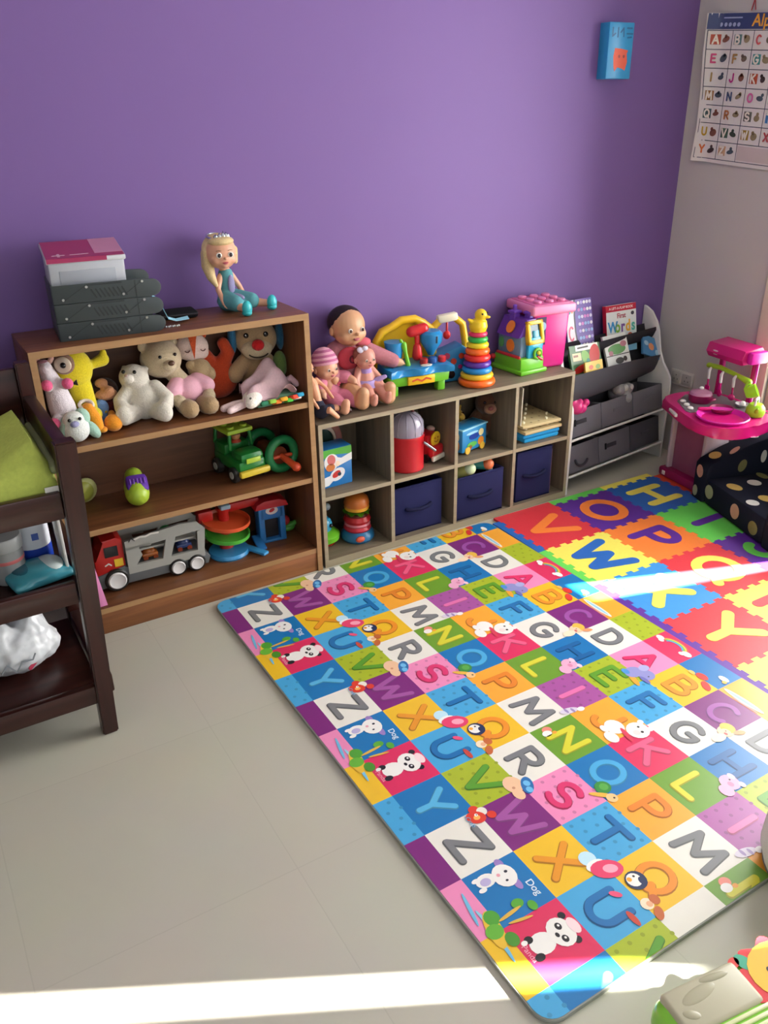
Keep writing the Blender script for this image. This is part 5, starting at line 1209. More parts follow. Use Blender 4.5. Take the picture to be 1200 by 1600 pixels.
# ------------------------------------------------------------------ dolls
def face(t, c, r, rz, skin, eyeh='#3a2a22', lip='#b8505a', es=.8, brow=None, tilt=0):
    """eyes, nose, mouth, ears on a head centred at c (radius r) looking along -y turned by rz"""
    H = TR(*c) @ RZ(rz) @ RX(tilt)
    for k in (-1, 1):
        o = MB(mat('#e9e4dd', 'gloss')); o.x(H); o.ell((.36*r*k, -.86*r, .02*r), (.16*r*es, .08*r, .15*r*es), n=12)
        o.m(mat(eyeh, 'gloss')); o.ell((.36*r*k, -.92*r, .02*r), (.1*r*es, .06*r, .11*r*es), n=12)
        if brow: o.m(mat(brow, 'hair')); o.tube([(.22*r*k, -.9*r, .27*r), (.36*r*k, -.88*r, .31*r), (.5*r*k, -.8*r, .27*r)], .022*r, 6)
        o.build('eye', t)
        o = MB(mat(skin, 'skin')); o.x(H); o.ell((.95*r*k, .05*r, -.1*r), (.1*r, .16*r, .22*r)); o.build('ear', t)
    o = MB(mat(skin, 'skin')); o.x(H); o.ell((0, -.96*r, -.17*r), (.1*r, .12*r, .1*r)); o.build('nose', t)
    o = MB(mat(lip, 'skin')); o.x(H); o.ell((0, -.87*r, -.42*r), (.19*r, .09*r, .05*r)); o.ell((0, -.87*r, -.48*r), (.14*r, .08*r, .05*r)); o.build('mouth', t)
def headmesh(o, c, r, rz, tilt=0, cheek=1.0):
    o.x(TR(*c) @ RZ(rz) @ RX(tilt)); o.ell((0, .08*r, .12*r), (.95*r, .98*r, .92*r), n=24); o.ell((0, -.18*r, -.22*r), (.82*r*cheek, .72*r, .66*r), n=24)
    for k in (-1, 1): o.ell((.42*r*k, -.5*r, -.28*r), (.36*r, .3*r, .32*r))
    o.ell((0, -.55*r, -.6*r), (.26*r, .25*r, .2*r)); o.x(Matrix.Identity(4))
def hand(o, w, d, s):
    """palm with five fingers at wrist w pointing along d"""
    w = Vector(w); d = Vector(d).normalized(); sd = d.cross(Vector((0, 0, 1))).normalized()
    o.ell(w+d*s*.7, (s*.6, s*.6, s*.42))
    for q, ln in ((-1.5, .75), (-.5, .95), (.5, .9), (1.5, .7)): o.tube([w+d*s*.9+sd*q*s*.26, w+d*s*(1.2+ln*.45)+sd*q*s*.3-Vector((0, 0, s*.2))], [s*.17, s*.13], 8)
    o.tube([w+d*s*.5+sd*s*.5, w+d*s*1.0+sd*s*.85], [s*.18, s*.14], 8)
# blonde doll
t = thing('blonde_doll', 'blonde doll with a silver tiara and teal dress sitting on the bookcase top', 'doll', (.795, -.08, TZ), .30)
sk = mat('#d9a184', 'skin'); HC = (-.022, -.012, .192); HR = .056
o = MB(sk); headmesh(o, HC, HR, -.35); o.tube([(-.012, 0, .15), (0, 0, .125)], .014)
o.tube([(0, 0, .125), (0, .005, .06), (0, 0, .03)], [.022, .024, .034])
for k, hnd in ((-1, (-.05, -.045, .03)), (1, (.055, -.03, .035))): o.tube([(.024*k, 0, .115), (.046*k, -.01, .075), hnd], [.011, .01, .0085]); hand(o, hnd, (0, -.6, -.5), .012)
for k, ft in ((-1, (-.035, -.135, .022)), (1, (.085, -.125, .022))): o.tube([(.02*k, -.01, .028), (.03*k, -.07, .03), ft], [.021, .017, .012])
o.build('body', t, blob=.0032, smooth=3)
face(t, HC, HR, -.35, '#d9a184', '#33282e', '#c0606a', 1.12, '#8a6a4a')
o = MB(mat('#d3bb8c', 'hair')); o.x(TR(*HC) @ RZ(-.35)); o.ell((0, .02, .012), (.0585, .05, .054)); o.ell((0, -.016, .043), (.045, .036, .017))
for k in (-1, 1): o.tube([(.05*k, .004, .01), (.051*k, .006, -.03)], [.013, .01])
o.x(Matrix.Identity(4)); o.tube([(HC[0]-.02, .025, .19), (HC[0]-.035, .02, .15), (HC[0]-.035, .005, .115), (HC[0]-.03, -.01, .09)], [.03, .022, .016, .008]); o.build('hair', t, blob=.004, smooth=2)
o = MB(mat('#c9d2da', 'metal', .2)); o.tor((HC[0], HC[1]+.01, HC[2]+.055), .036, .0035, RX(.2)); 
for q in range(5): a = -PI/2+(q-2)*.38; o.lathe([(.0095, 0), (.007, .012), (0, .027-.005*abs(q-2))], TR(HC[0]+.036*math.cos(a), HC[1]+.01+.034*math.sin(a), HC[2]+.05), 10)
o.build('tiara', t)
o = MB(mat('#5c9aa2', 'fabric')); o.tube([(0, 0, .118), (0, .003, .06), (0, -.005, .035)], [.027, .028, .045]); o.tube([(-.02, -.02, .035), (-.032, -.085, .034)], [.034, .028]); o.tube([(.02, -.02, .035), (.036, -.085, .034)], [.034, .028]); o.ell((0, -.05, .03), (.05, .045, .022)); o.build('dress', t, blob=.004, smooth=3)
o = MB(mat('#8f8ab0', 'fabric')); o.ell((0, -.027, .085), (.014, .008, .035)); o.ell((.0, -.05, .048), (.016, .04, .012)); o.build('dress_panel', t, label='lilac front panel of the dress')
for k, ft in ((-1, (-.035, -.14, .022)), (1, (.085, -.13, .022))):
    o = MB(mat('#2fb0b8', 'plastic')); o.ell((ft[0], ft[1]-.006, .026), (.019, .015, .026)); o.ell((ft[0], ft[1]-.004, .011), (.017, .018, .0112)); o.build('shoe', t)

QZ = .5995
def baby(name, lab, loc, rz, s, skin, headc, hr, hrz, tilt, hair, arms, legs, cloth, cloth_parts, eyes='#4a4038', hs=.014, lip='#b8606a', torso=None):
    t = thing(name, lab, 'doll', loc, rz); sk = mat(skin, 'skin')
    o = MB(sk); headmesh(o, headc, hr, hrz, tilt, 1.05)
    tp = torso or [(headc[0], headc[1], headc[2]-hr*.7), (0, 0, .6*(headc[2]-hr)), (0, 0, .045*s)]
    o.tube(tp, [.4*hr, .05*s, .052*s])
    for p in arms: o.tube(p[0], p[1]); d = Vector(p[0][-1])-Vector(p[0][-2]); hand(o, p[0][-1], d, p[2] if len(p) > 2 else hs)
    for p in legs: o.tube(p[0], p[1])
    for p in legs:
        e = Vector(p[0][-1]); d = (e-Vector(p[0][-2])).normalized(); o.tube([e, e+Vector((d.x*.012, d.y*.012, .03*s))], [p[1][-1], p[1][-1]*.8])
    o.build('body', t, blob=.0038, smooth=3)
    face(t, headc, hr, hrz, skin, eyes, lip, tilt=tilt)
    if hair:
        o = MB(mat(hair, 'hair')); o.x(TR(*headc) @ RZ(hrz) @ RX(tilt)); o.ell((0, .22*hr, .26*hr), (.97*hr, .92*hr, .86*hr)); o.build('hair', t)
    if cloth_parts:
        o = MB(mat(cloth, 'fabric', scale=120)); 
        for p in cloth_parts: o.tube(*p)
        o.build('clothes', t, blob=.004, smooth=3)
    return t
# big baby doll, arms out
t = baby('baby_doll', 'largest baby doll with dark hair and outstretched arm, behind the smaller dolls', (1.262, -.075, QZ), -.12, 1.25, '#c99872', (0, -.02, .285), .074, .18, 0, '#2a2024',
 [([(.05, -.01, .2), (.11, -.03, .17), (.185, -.05, .135), (.205, -.055, .13)], [.03, .027, .022, .016]), ([(-.05, -.01, .2), (-.085, -.04, .15), (-.09, -.09, .11)], [.03, .027, .02])],
 [([(.045, -.03, .045), (.075, -.09, .06), (.105, -.155, .033)], [.044, .04, .031]), ([(-.025, -.03, .045), (-.02, -.1, .06), (-.012, -.175, .033)], [.044, .04, .031])], '#b0727c',
 [([(0, 0, .205), (0, .0, .13), (0, -.005, .05)], [.055, .07, .072]), ([(.05, -.01, .198), (.11, -.03, .17), (.175, -.047, .14)], [.038, .034, .03]), ([(-.05, -.01, .198), (-.085, -.04, .15), (-.09, -.075, .12)], [.038, .034, .03]), ([(.045, -.03, .046), (.072, -.09, .062)], [.047, .044])], eyes='#4a3428')
o = MB(mat('#b8404e', 'fabric')); o.ell((-.012, -.058, .175), (.05, .02, .045)); o.build('bib', t, label='red bib panel'); o = MB(mat('#6a2a3a', 'fabric')); o.stroke(arc(0, 0, .012, .014, 0, 300, 8), .006, .003, frame((-.005, -.0775, .175), (1, 0, 0), (0, 0, 1))); o.build('bib_badge', t)
o = MB(mat('#c8606e', 'fabric')); o.ell((.05, -.03, .226), (.04, .028, .018)); o.build('collar', t)
# striped-hat baby doll
t = baby('baby_doll', 'baby doll in a pink striped hat and pink suit, sitting beside the bookcase', (1.15, -.125, QZ), .1, 1.0, '#d39d80', (-.018, -.015, .158), .05, .1, 0, None,
 [([(.036, -.01, .115), (.065, -.04, .11), (.075, -.065, .1)], [.02, .019, .016]), ([(-.036, -.01, .115), (-.06, -.03, .085), (-.06, -.055, .07)], [.02, .018, .015])],
 [([(.024, -.03, .035), (.055, -.075, .04), (.06, -.12, .025)], [.03, .026, .02]), ([(-.018, -.03, .035), (-.02, -.085, .035), (-.018, -.135, .022)], [.03, .026, .02])], '#cf7f98',
 [([(0, 0, .118), (0, 0, .07), (0, -.005, .035)], [.035, .046, .05]), ([(.024, -.03, .036), (.05, -.07, .042), (.057, -.1, .035)], [.036, .033, .03]), ([(-.018, -.03, .036), (-.02, -.08, .037), (-.019, -.11, .03)], [.036, .033, .03]), ([(.036, -.01, .113), (.06, -.033, .112)], [.026, .026]), ([(-.036, -.01, .113), (-.056, -.026, .092)], [.026, .026])])
o = MB(); o.x(TR(-.018, -.012, .158) @ RX(-.22))
for q in range(7):
    a0, a1 = .012+.0092*q, .012+.0092*(q+1); rr = lambda z: .0535*math.sqrt(max(0, 1-((z-.01)/.068)**2))
    o.m(mat('#b0658a' if q % 2 else '#d9a0b4', 'fabric')); o.lathe([(rr(a0), a0), (rr((a0+a1)/2)+.0008, (a0+a1)/2), (max(rr(a1), .001), a1)], None, 28)
o.build('striped_hat', t)
o = MB(mat('#b8485e', 'fabric')); o.stroke(arc(0, 0, .006, .006, 0, 300, 6), .004, .002, frame((.02, -.0445, .095), (1, .3, 0), (0, 0, 1))); o.build('chest_badge', t)
# lavender doll
t = baby('baby_doll', 'little doll in a lavender dress with a white hair bow', (1.29, -.165, QZ), -.05, .8, '#c98a7a', (-.002, -.01, .178), .044, .1, 0, '#8a5548',
 [([(.026, 0, .135), (.05, -.02, .1), (.05, -.04, .08)], [.014, .013, .011]), ([(-.026, 0, .135), (-.048, -.02, .1), (-.046, -.035, .075)], [.014, .013, .011])],
 [([(.02, -.02, .075), (.036, -.07, .06), (.045, -.1, .03)], [.024, .021, .016]), ([(-.014, -.02, .075), (-.018, -.07, .06), (-.016, -.105, .03)], [.024, .021, .016])], '#a58ac2',
 [([(0, 0, .137), (0, 0, .09)], [.027, .036])], torso=[(0, 0, .15), (0, 0, .1), (0, 0, .075)])
o = MB(mat('#b09ad0', 'fabric')); o.lathe([(.034, .1), (.046, .086), (.056, .08), (.053, .082), (.03, .1)], RX(.12), 28); o.tube([(.03, -.03, .09), (.065, -.045, .105)], [.012, .008]); o.build('skirt', t)
o = MB(mat('#d8d4ea', 'fabric')); o.ell((-.03, -.028, .218), (.014, .008, .011), RY(.5)); o.ell((-.012, -.034, .224), (.012, .008, .009)); o.build('hair_bow', t)
# slim fashion doll, lying on the edge
t = thing('slim_doll', 'slim bare-armed doll slumped at the unit edge with long legs and one dark boot', 'doll', (1.05, -.245, QZ), .35)
o = MB(mat('#d59a76', 'skin')); HC = (.0, .04, .19); o.tube([(0, .045, .155), (0, .03, .12), (0, .01, .07), (0, -.005, .035)], [.012, .022, .017, .022]); headmesh(o, (0, .052, .185), .024, 0)
for k, P in ((-1, [(-.024, .035, .14), (-.04, .01, .1), (-.03, -.02, .055)]), (1, [(.024, .035, .14), (.045, .01, .11), (.05, -.02, .075)])): o.tube(P, [.0085, .0075, .006]); hand(o, P[-1], (0, -1, -.3), .006)
for P in ([(-.012, -.008, .03), (-.0, -.05, .045), (.03, -.06, .012)], [(.012, -.008, .03), (.055, -.03, .035), (.095, -.035, .018)]): o.tube(P, [.015, .013, .009])
o.build('body', t, blob=.0028, smooth=2)
face(t, (0, .052, .185), .024, 0, '#d59a76', '#3a4a6a')
o = MB(mat('#6a4630', 'hair')); o.ell((0, .06, .192), (.025, .023, .024)); o.tube([(0, .075, .19), (-.01, .08, .13)], [.018, .01]); o.build('hair', t)
o = MB(mat('#2f3040', 'fabric')); o.tube([(0, .008, .06), (0, -.006, .03)], [.021, .028]); o.tube([(-.012, -.008, .03), (-.004, -.03, .04)], .02); o.tube([(.012, -.008, .03), (.035, -.02, .034)], .02); o.build('shorts', t, blob=.0035, smooth=2)
o = MB(mat('#4a2c26', 'plastic')); o.tube([(.07, -.033, .03), (.1, -.037, .02), (.115, -.045, .012)], [.013, .014, .01]); o.build('boot', t)
# ------------------------------------------------------------------ toys along the unit top
PB, PGN, PY, PR = mat('#1f86c4', 'gloss', .28), mat('#6cbc2a', 'gloss', .28), mat('#e8b91e', 'gloss', .3), mat('#cf2026', 'gloss', .28)
t = thing('activity_workbench', 'blue and green toy workbench with yellow arch, right of the dolls', 'toy', (1.535, -.12, QZ), -.12)
o = MB(PGN); o.prism([(-.13, .04), (.13, .04), (.135, .085), (-.135, .085)], .16, frame((0, .075, 0), (1, 0, 0), (0, 0, 1)), .012)
for x_ in (-.11, .1):
    for y_ in (-.055, .05): o.box((x_, y_, .025), (.035, .04, .05), .008)
o.build('base', t)
o = MB(PB); o.prism([(-.14, -.03)]+[(-.14+.28*q/16, -.095-.015*math.cos(q/16*4*PI)) for q in range(17)]+[(.14, -.03), (.13, .08), (-.13, .08)], .03, TR(0, 0, .082), .008); o.build('deck', t)
o = MB(PY); o.box((.0, -.088, .062), (.12, .012, .035), .004); o.build('label_plate', t); o = MB(mat('#c8452a', 'print')); o.stroke([(-.04, 0), (-.02, .006), (0, -.004), (.02, .006), (.04, 0)], .007, .001, frame((0, -.0945, .062), (1, 0, 0), (0, 0, 1))); o.build('label_print', t)
o = MB(PY); A_ = [(-.125, .055, .1), (-.13, .055, .2), (-.105, .055, .235), (-.06, .055, .25), (-.02, .055, .272), (.04, .055, .272), (.08, .055, .25), (.12, .055, .22), (.125, .055, .1)]; o.tube(A_, .017, 12); o.prism([(-.12, .1), (.12, .1), (.12, .2), (.05, .262), (-.02, .262), (-.12, .22)], .008, frame((0, .07, 0), (1, 0, 0), (0, 0, 1))); o.build('arch', t)
o = MB(PB); o.lathe([(0, 0), (.03, .0), (.04, .075), (.0, .078)], TR(-.078, -.0, .13)); o.build('blue_cup', t)
o = MB(PB); o.lathe([(.012, 0), (.022, .02), (.045, .055), (.047, .09), (.035, .1), (0, .1)], TR(.082, -.01, .135)); o.build('funnel', t); o = MB(mat('#1c2430', 'plastic')); o.box((.085, -.056, .205), (.007, .004, .028), .001); o.build('funnel_slot', t)
o = MB(PR); o.tube([(.02, -.012, .14), (.02, -.012, .175)], [.022, .017]); o.tube([(.0, -.0, .235), (.05, -.005, .245)], .022); o.tube([(.022, -.01, .175), (.022, -.004, .22)], .011); o.build('hammer', t)
o = MB(PGN); o.tube([(-.035, -.04, .115), (-.04, -.03, .16), (-.05, -.03, .195)], [.011, .007, .014]); o.tube([(-.05, -.03, .195), (-.062, -.03, .215)], .006); o.build('spanner', t)
for x_, hx in ((.03, '#a02424'), (.07, '#2a5aa0'), (.112, '#c8242a')):
    o = MB(mat(hx, 'gloss')); o.cyl((x_, -.05, .112), .017, .025, bev=.004); o.build('peg', t)
o = MB(mat('#d8d4c8', 'plastic')); o.disc((.03, -.075, .1125), .025, .012, 0, .004); o.build('dial', t)
t = thing('arch_piano', 'blue musical toy with a tall yellow arch handle between workbench and ring stacker', 'toy', (1.728, -.09, QZ), -.2)
o = MB(mat('#2f7fb4', 'gloss', .3)); o.prism([(-.075, .0), (.075, .0), (.09, .06), (.085, .13), (.05, .155), (-.06, .12), (-.085, .07)], .09, frame((0, .04, 0), (1, 0, 0), (0, 0, 1)), .014); o.build('body', t)
F = frame((0, -.0505, 0), (1, 0, 0), (0, 0, 1))
for hx, x_, z_, r_ in (('#b02a5a', -.02, .115, .013), ('#c8402a', .01, .09, .013), ('#7a3a8a', -.04, .085, .013), ('#15151a', .0, .035, .017), ('#d84a2a', .045, .11, .012), ('#c02a6a', .04, .065, .009)):
    o = MB(mat(hx, 'gloss')); o.disc((x_, z_), r_, h=.004, M=F); o.build('button', t)
o = MB(PY); o.tube([(-.085, .0, .07), (-.085, .0, .16), (-.065, .0, .225), (-.02, .0, .262), (.03, 0, .262), (.07, 0, .23), (.085, 0, .15), (.085, 0, .08)], .0155, 12); o.build('arch_handle', t)
o = MB(mat('#e8e2c8', 'plastic')); o.box((.0, -.0, .262), (.09, .036, .034), .01, RY(-.1)); o.build('grip', t); o = MB(PR); o.ell((.0, 0, .19), (.016, .014, .018)); o.tube([(0, 0, .2), (.0, 0, .25)], .005, 8); o.ell((-.088, -.0, .075), .018); o.build('red_bead', t)
# duck ring stacker
t = thing('ring_stacker', 'rainbow ring stacker topped with a yellow duck at the front of the unit top', 'stacking toy', (1.795, -.215, QZ), .35)
rings = [('#f0661c', .077, .016), ('#f0bc2a', .068, .0125), ('#1f86cc', .062, .0135), ('#5a2d9a', .057, .0135), ('#e02a26', .054, .0145), ('#f26a1c', .05, .0145), ('#ead028', .045, .0125), ('#35b04a', .041, .0125), ('#e03060', .038, .0105)]
z = 0
o = MB(mat('#e8641c', 'plastic')); o.cyl((0, 0, 0), .045, .02, bev=.005); o.cyl((0, 0, .02), .012, .2); o.build('post', t)
for hx, R_, r_ in rings:
    z += r_*.92; o = MB(mat(hx, 'gloss', .3)); o.tor((0, 0, z), R_-r_*.95, r_, sz=.95); o.lathe([(R_-r_*1.1, -r_*.8), (R_-r_*1.1, r_*.8), (.013, r_*.8), (.013, -r_*.8)], TR(0, 0, z), 28); o.build('ring', t); z += r_*.92
o = MB(mat('#f0cc1c', 'gloss', .3)); o.lathe([(0, z-.002), (.032, z), (.038, z+.02), (.034, z+.042), (.02, z+.05), (0, z+.052)]); o.ell((.004, -.008, z+.066), (.024, .026, .025)); o.tube([(-.02, .01, z+.035), (-.04, .02, z+.052)], [.014, .006]); o.ell((.012, -.034, z+.06), (.012, .014, .006)); o.build('duck', t, blob=.003, smooth=2)
for x_ in (-.012, .024):
    o = MB(); eye(o, (x_, -.026, z+.074), .004); o.build('duck_eye', t)
# house
t = thing('activity_house', 'lime and purple toy house with a yellow framed window, in front of the pink bucket', 'toy', (2.082, -.135, QZ), .04)
o = MB(PGN); o.box((0, 0, .035), (.135, .18, .07), .012); o.box((.0, -.004, .01), (.15, .2, .02), .006); o.build('base', t)
o = MB(mat('#6f8fa8', 'gloss', .2)); o.box((0, .005, .115), (.112, .15, .1), .01); o.build('walls', t)
o = MB(mat('#5f3296', 'gloss', .3)); o.prism([(-.068, 0), (.064, 0), (.026, .075), (-.026, .075)], .15, frame((0, .08, .155), (1, 0, 0), (0, 0, 1)), .008); o.build('roof', t)
for x_, y_ in ((-.018, .02), (.016, -.038)):
    o = MB(mat('#6e40b2', 'plastic')); o.box((x_, y_, .228), (.034, .034, .06), .005); o.box((x_, y_, .25), (.044, .044, .012), .004); o.cyl((x_, y_, .255), .009, .024, bev=.003); o.build('chimney', t)
for p, u in (((-.0575, -.01, .115), (0, 0, 1)), ((-.052, .0, .192), (.48, 0, 1))):
    o = MB(mat('#e8862a', 'plastic')); o.disc((0, 0), .022, .027, 0, .007, frame(p, (0, -1, 0), u)); o.build('shutter', t)
o = MB(mat('#4f9a5a', 'plastic')); o.disc((0, 0), .014, .022, 0, .006, frame((-.0575, .05, .12), (0, -1, 0), (0, 0, 1))); o.build('side_shape', t)
o = MB(mat('#c02a30', 'plastic')); o.tube([(-.062, .07, .073), (-.062, -.07, .073)], .007, 8); o.ell((-.074, .085, .05), .012); o.build('red_rail', t)
o = MB(mat('#2ba4c8', 'gloss')); o.box((.014, -.08, .11), (.085, .02, .09), .008); o.build('front', t)
H = TR(.012, -.088, .125) @ RX(-.22)
o = MB(PY); o.x(H)
for a, b in (((-.045, 0), (.045, .018)), ((-.045, .082), (.045, .1)), ((-.045, .0), (-.028, .1)), ((.028, 0), (.045, .1))): o.bx((a[0], -.012, a[1]), (b[0], .014, b[1]), .005)
o.build('window_frame', t)
o = MB(mat('#15495c', 'gloss', .15)); o.x(H); o.box((0, .004, .05), (.062, .01, .075)); o.m(mat('#2a86a0', 'gloss')); o.box((.006, -.002, .04), (.036, .004, .034), .001); o.build('window_pane', t)
o = MB(PGN); o.tor((.02, -.096, .085), .02, .006, RX(PI/2)); o.build('knocker', t); o = MB(mat('#b8303a', 'plastic')); o.tube([(.02, -.098, .07), (.04, -.102, .058)], .006, 8); o.m(mat('#e8d84a', 'plastic')); o.ell((.022, -.1, .088), .009); o.build('latch', t)
# pink bucket
t = thing('brick_bucket', 'hot pink tub with a pale pink studded lid, right end of unit', 'tub', (2.205, -.118, QZ), -.12)
def sq(w): return w
o = MB(mat('#e0298a', 'gloss', .3)); 
g = bmesh.ops.create_cube(o.bm, size=1)
for v in g['verts']: f_ = .92 if v.co.z < 0 else 1.0; v.co = Vector((v.co.x*.185*f_, v.co.y*.185*f_, (v.co.z+.5)*.25))
bmesh.ops.bevel(o.bm, geom=o.bm.edges[:], offset=.016, segments=3, affect='EDGES', profile=.5); o.build('tub_body', t)
o = MB(mat('#e58ab4', 'gloss', .3)); o.box((0, 0, .26), (.222, .222, .042), .012, seg=3); o.m(mat('#d86a9e', 'gloss', .3)); o.box((0, 0, .282), (.19, .19, .004), .0015); o.build('lid', t)
o = MB(mat('#e080ae', 'gloss', .3))
for x_ in (-.06, 0, .06):
    for y_ in (-.06, 0, .06): o.cyl((x_, y_, .283), .019, .012, bev=.003)
o.build('stud', t)
o = MB(mat('#3a2a5a', 'print')); o.box((-.055, -.0915, .17), (.05, .003, .12)); o.m(mat('#8fb0d0', 'print')); o.disc((-.05, .19, 0), .02, M=frame((0, -.0938, 0), (1, 0, 0), (0, 0, 1)), h=.001); o.build('label_panel', t)

# ------------------------------------------------------------------ in the cubes
t = thing('book_box', 'blue and green lift-up picture box in the upper left cube', 'box', (1.11, -.225, CZ), .03)
o = MB(mat('#2377bd', 'print')); o.box((0, .04, .08), (.155, .085, .16), .003); o.build('box_body', t)
o = MB(); F = frame((0, -.003, .08), (1, 0, 0), (0, 0, 1)); o.m(mat('#4fa83a', 'print')); o.prism([(-.077, .04), (.0, .055), (.077, .045), (.077, .079), (-.077, .079)], .0008, F)
o.m(mat('#e6e6e8', 'print')); o.prism([(-.077, -.075), (-.03, -.07), (.0, -.045), (-.02, -.03), (-.077, -.04)], .001, F); o.prism([(.0, 0), (.077, .02), (.077, .05), (.03, .035), (.0, .045)], .0012, F); o.disc((-.015, .025, .0005), .032, .035, 0, .001, F); o.disc((.01, -.03, .0005), .035, .025, .4, .001, F)
o.m(mat('#c8743a', 'print')); o.disc((-.02, .005, .0016), .02, .016, 0, .0006, F); o.m(mat('#c86a6a', 'print')); o.disc((-.015, .035, .0016), .018, .022, .2, .0006, F); o.m(mat('#c0322e', 'print')); o.disc((.005, -.028, .0016), .02, .012, .5, .0006, F); o.m(mat('#2a3a4a', 'print')); o.disc((.018, -.03, .0022), .008, .008, 0, .0006, F); o.m(mat('#f0d8c0', 'print')); o.disc((.012, .015, .0018), .01, .012, 0, .0006, F)
o.build('printed_front', t)
t = thing('arch_book', 'arched brown-red printed panel standing behind the blue picture box', 'panel', (1.115, -.115, CZ), .03)
o = MB(mat('#7a2f20', 'print')); A = arc(0, .15, .085, .1, 180, 0, 16)+arc(0, .15, .06, .072, 0, 180, 16); o.prism([(-.085, .0), (-.06, 0)]+list(reversed(arc(0, .15, .06, .072, 0, 180, 16)))+[(.06, 0), (.085, 0)]+arc(0, .15, .085, .1, 0, 180, 16), .012, frame((0, 0, 0), (1, 0, 0), (0, 0, 1))); o.build('arch', t)
o = MB(mat('#b4a090', 'print')); o.prism(arc(0, .15, .06, .072, 180, 0, 16)+arc(0, .15, .05, .055, 0, 180, 16), .01, frame((0, .0, 0), (1, 0, 0), (0, 0, 1))); o.build('inner_band', t); o = MB(mat('#1d3a34', 'print')); o.bx((-.06, .004, 0), (.06, .008, .2)); o.build('back_sheet', t)
t = thing('toy_drum', 'red toy drum with a clear ribbed dome and a tilted silver stick', 'toy', (1.447, -.215, CZ), 0)
o = MB(mat('#c41f2a', 'gloss', .3)); o.lathe([(0, 0), (.068, 0), (.072, .004), (.072, .135), (.075, .14), (.075, .15), (0, .15)], None, 36); o.build('drum_body', t)
o = MB(mat('#9a93a4', 'gloss', .12)); o.lathe([(.07, .15), (.072, .175), (.068, .203), (.055, .225), (.032, .237), (0, .24)], None, 36)
for q in range(12): a = 2*PI*q/12; o.tube([(.072*math.cos(a), .072*math.sin(a), .155), (.0685*math.cos(a), .0685*math.sin(a), .203), (.055*math.cos(a), .055*math.sin(a), .2255), (.03*math.cos(a), .03*math.sin(a), .238)], .002, 6)
o.build('dome', t, label='clear ribbed plastic dome'); o = MB(mat('#a0a4a8', 'metal')); o.tube([(.045, -.066, .12), (.085, -.085, .085)], .006, 10); o.build('stick', t); o = MB(mat('#6a2a30', 'plastic')); o.cyl((.03, .0, .234), .008, .014); o.build('top_knob', t)
t = thing('toy_bus', 'red toy bus with a yellow sun face behind the drum', 'toy vehicle', (1.572, -.175, CZ), .35)
o = MB(mat('#c4202a', 'gloss', .3)); o.box((0, .02, .07), (.085, .12, .1), .02); o.box((0, -.045, .045), (.08, .04, .055), .014); o.build('body', t)
o = MB(mat('#e8bf2a', 'plastic')); o.lathe([(0, 0), (.03, 0), (.032, .006), (0, .008)], TR(0, -.043, .098) @ RX(PI/2)); o.build('sun_face', t); o = MB(mat('#b8642a', 'print')); F = frame((0, -.052, .098), (1, 0, 0), (0, 0, 1)); o.disc((-.01, .006), .004, h=.001, M=F); o.disc((.01, .006), .004, h=.001, M=F); o.stroke(arc(0, 0, .014, .012, 210, 330, 6), .004, .001, F); o.build('face_print', t)
o = MB(mat('#d8d2c4', 'plastic')); o.box((0, -.065, .022), (.09, .014, .022), .005); o.build('bumper', t)
for x_ in (-.04, .04):
    for y_ in (-.03, .05):
        o = MB(mat('#22201f', 'plastic')); o.lathe([(0, -.008), (.018, -.008), (.018, .008), (0, .008)], TR(x_, y_, .0185) @ RY(PI/2), 18); o.build('wheel', t)
o = MB(mat('#c9b0a0', 'plastic')); o.ell((.03, .0, .125), (.014, .02, .012)); o.build('roof_light', t)
t = thing('bus_tin', 'blue printed bus-shaped tin with colourful pictures in the third upper cube', 'tin', (1.778, -.185, CZ), .24)
o = MB(mat('#2a86c0', 'gloss', .3)); o.box((0, 0, .062), (.165, .085, .11), .012); o.m(mat('#8fd0ea', 'gloss', .3)); o.box((0, 0, .112), (.168, .088, .006), .002); o.build('tin_body', t)
o = MB(); F = frame((0, -.0432, .05), (1, 0, 0), (0, 0, 1)); G = frame((-.0832, 0, .05), (0, -1, 0), (0, 0, 1))
for FF, wd in ((F, .065), (G, .03)):
    for hx, x_, z_, a_, b_ in (('#5ab04a', -.3, -.012, .5, .012), ('#e08a2a', .6, -.01, .3, .02), ('#e8d8a0', .6, .03, .25, .016), ('#c84a2a', -.5, -.022, .22, .01), ('#1f3f9a', -.1, .022, .5, .014), ('#e8c040', -.8, -.03, .2, .012), ('#a0d4ea', -.3, .04, .6, .006)):
        o.m(mat(hx, 'print')); o.disc((x_*wd, z_), a_*wd, b_, 0, .001, FF)
o.build('printed_sides', t)
for x_ in (-.048, .048):
    for y_ in (-.038, .038):
        o = MB(mat('#e0b23a', 'plastic')); o.lathe([(0, -.008), (.016, -.008), (.016, .008), (0, .008)], TR(x_, y_, .0165) @ RX(PI/2), 18); o.build('wheel', t)
t = thing('giraffe_figure', 'small yellow spotted animal head peeking behind the blue tin', 'toy animal', (1.79, -.095, CZ), -.1)
o = MB(mat('#d8b24a', 'plush')); o.tube([(0, 0, .012), (0, 0, .1), (-.0, -.008, .13)], [.02, .018, .022]); o.ell((0, -.03, .128), (.016, .022, .015)); o.tube([(.012, .004, .15), (.016, .006, .165)], .005, 8); o.tube([(-.012, .004, .15), (-.016, .006, .165)], .005, 8); o.build('body', t, blob=.004, smooth=2)
o = MB(mat('#6a4222', 'plush'))
for p in ((.014, -.01, .1), (-.012, -.014, .085), (.008, -.022, .14), (-.016, -.016, .115)): o.ell(p, (.006, .006, .007))
o.build('spot', t); o = MB(); eye(o, (-.012, -.024, .142), .004); eye(o, (.012, -.024, .142), .004); o.build('eye', t)
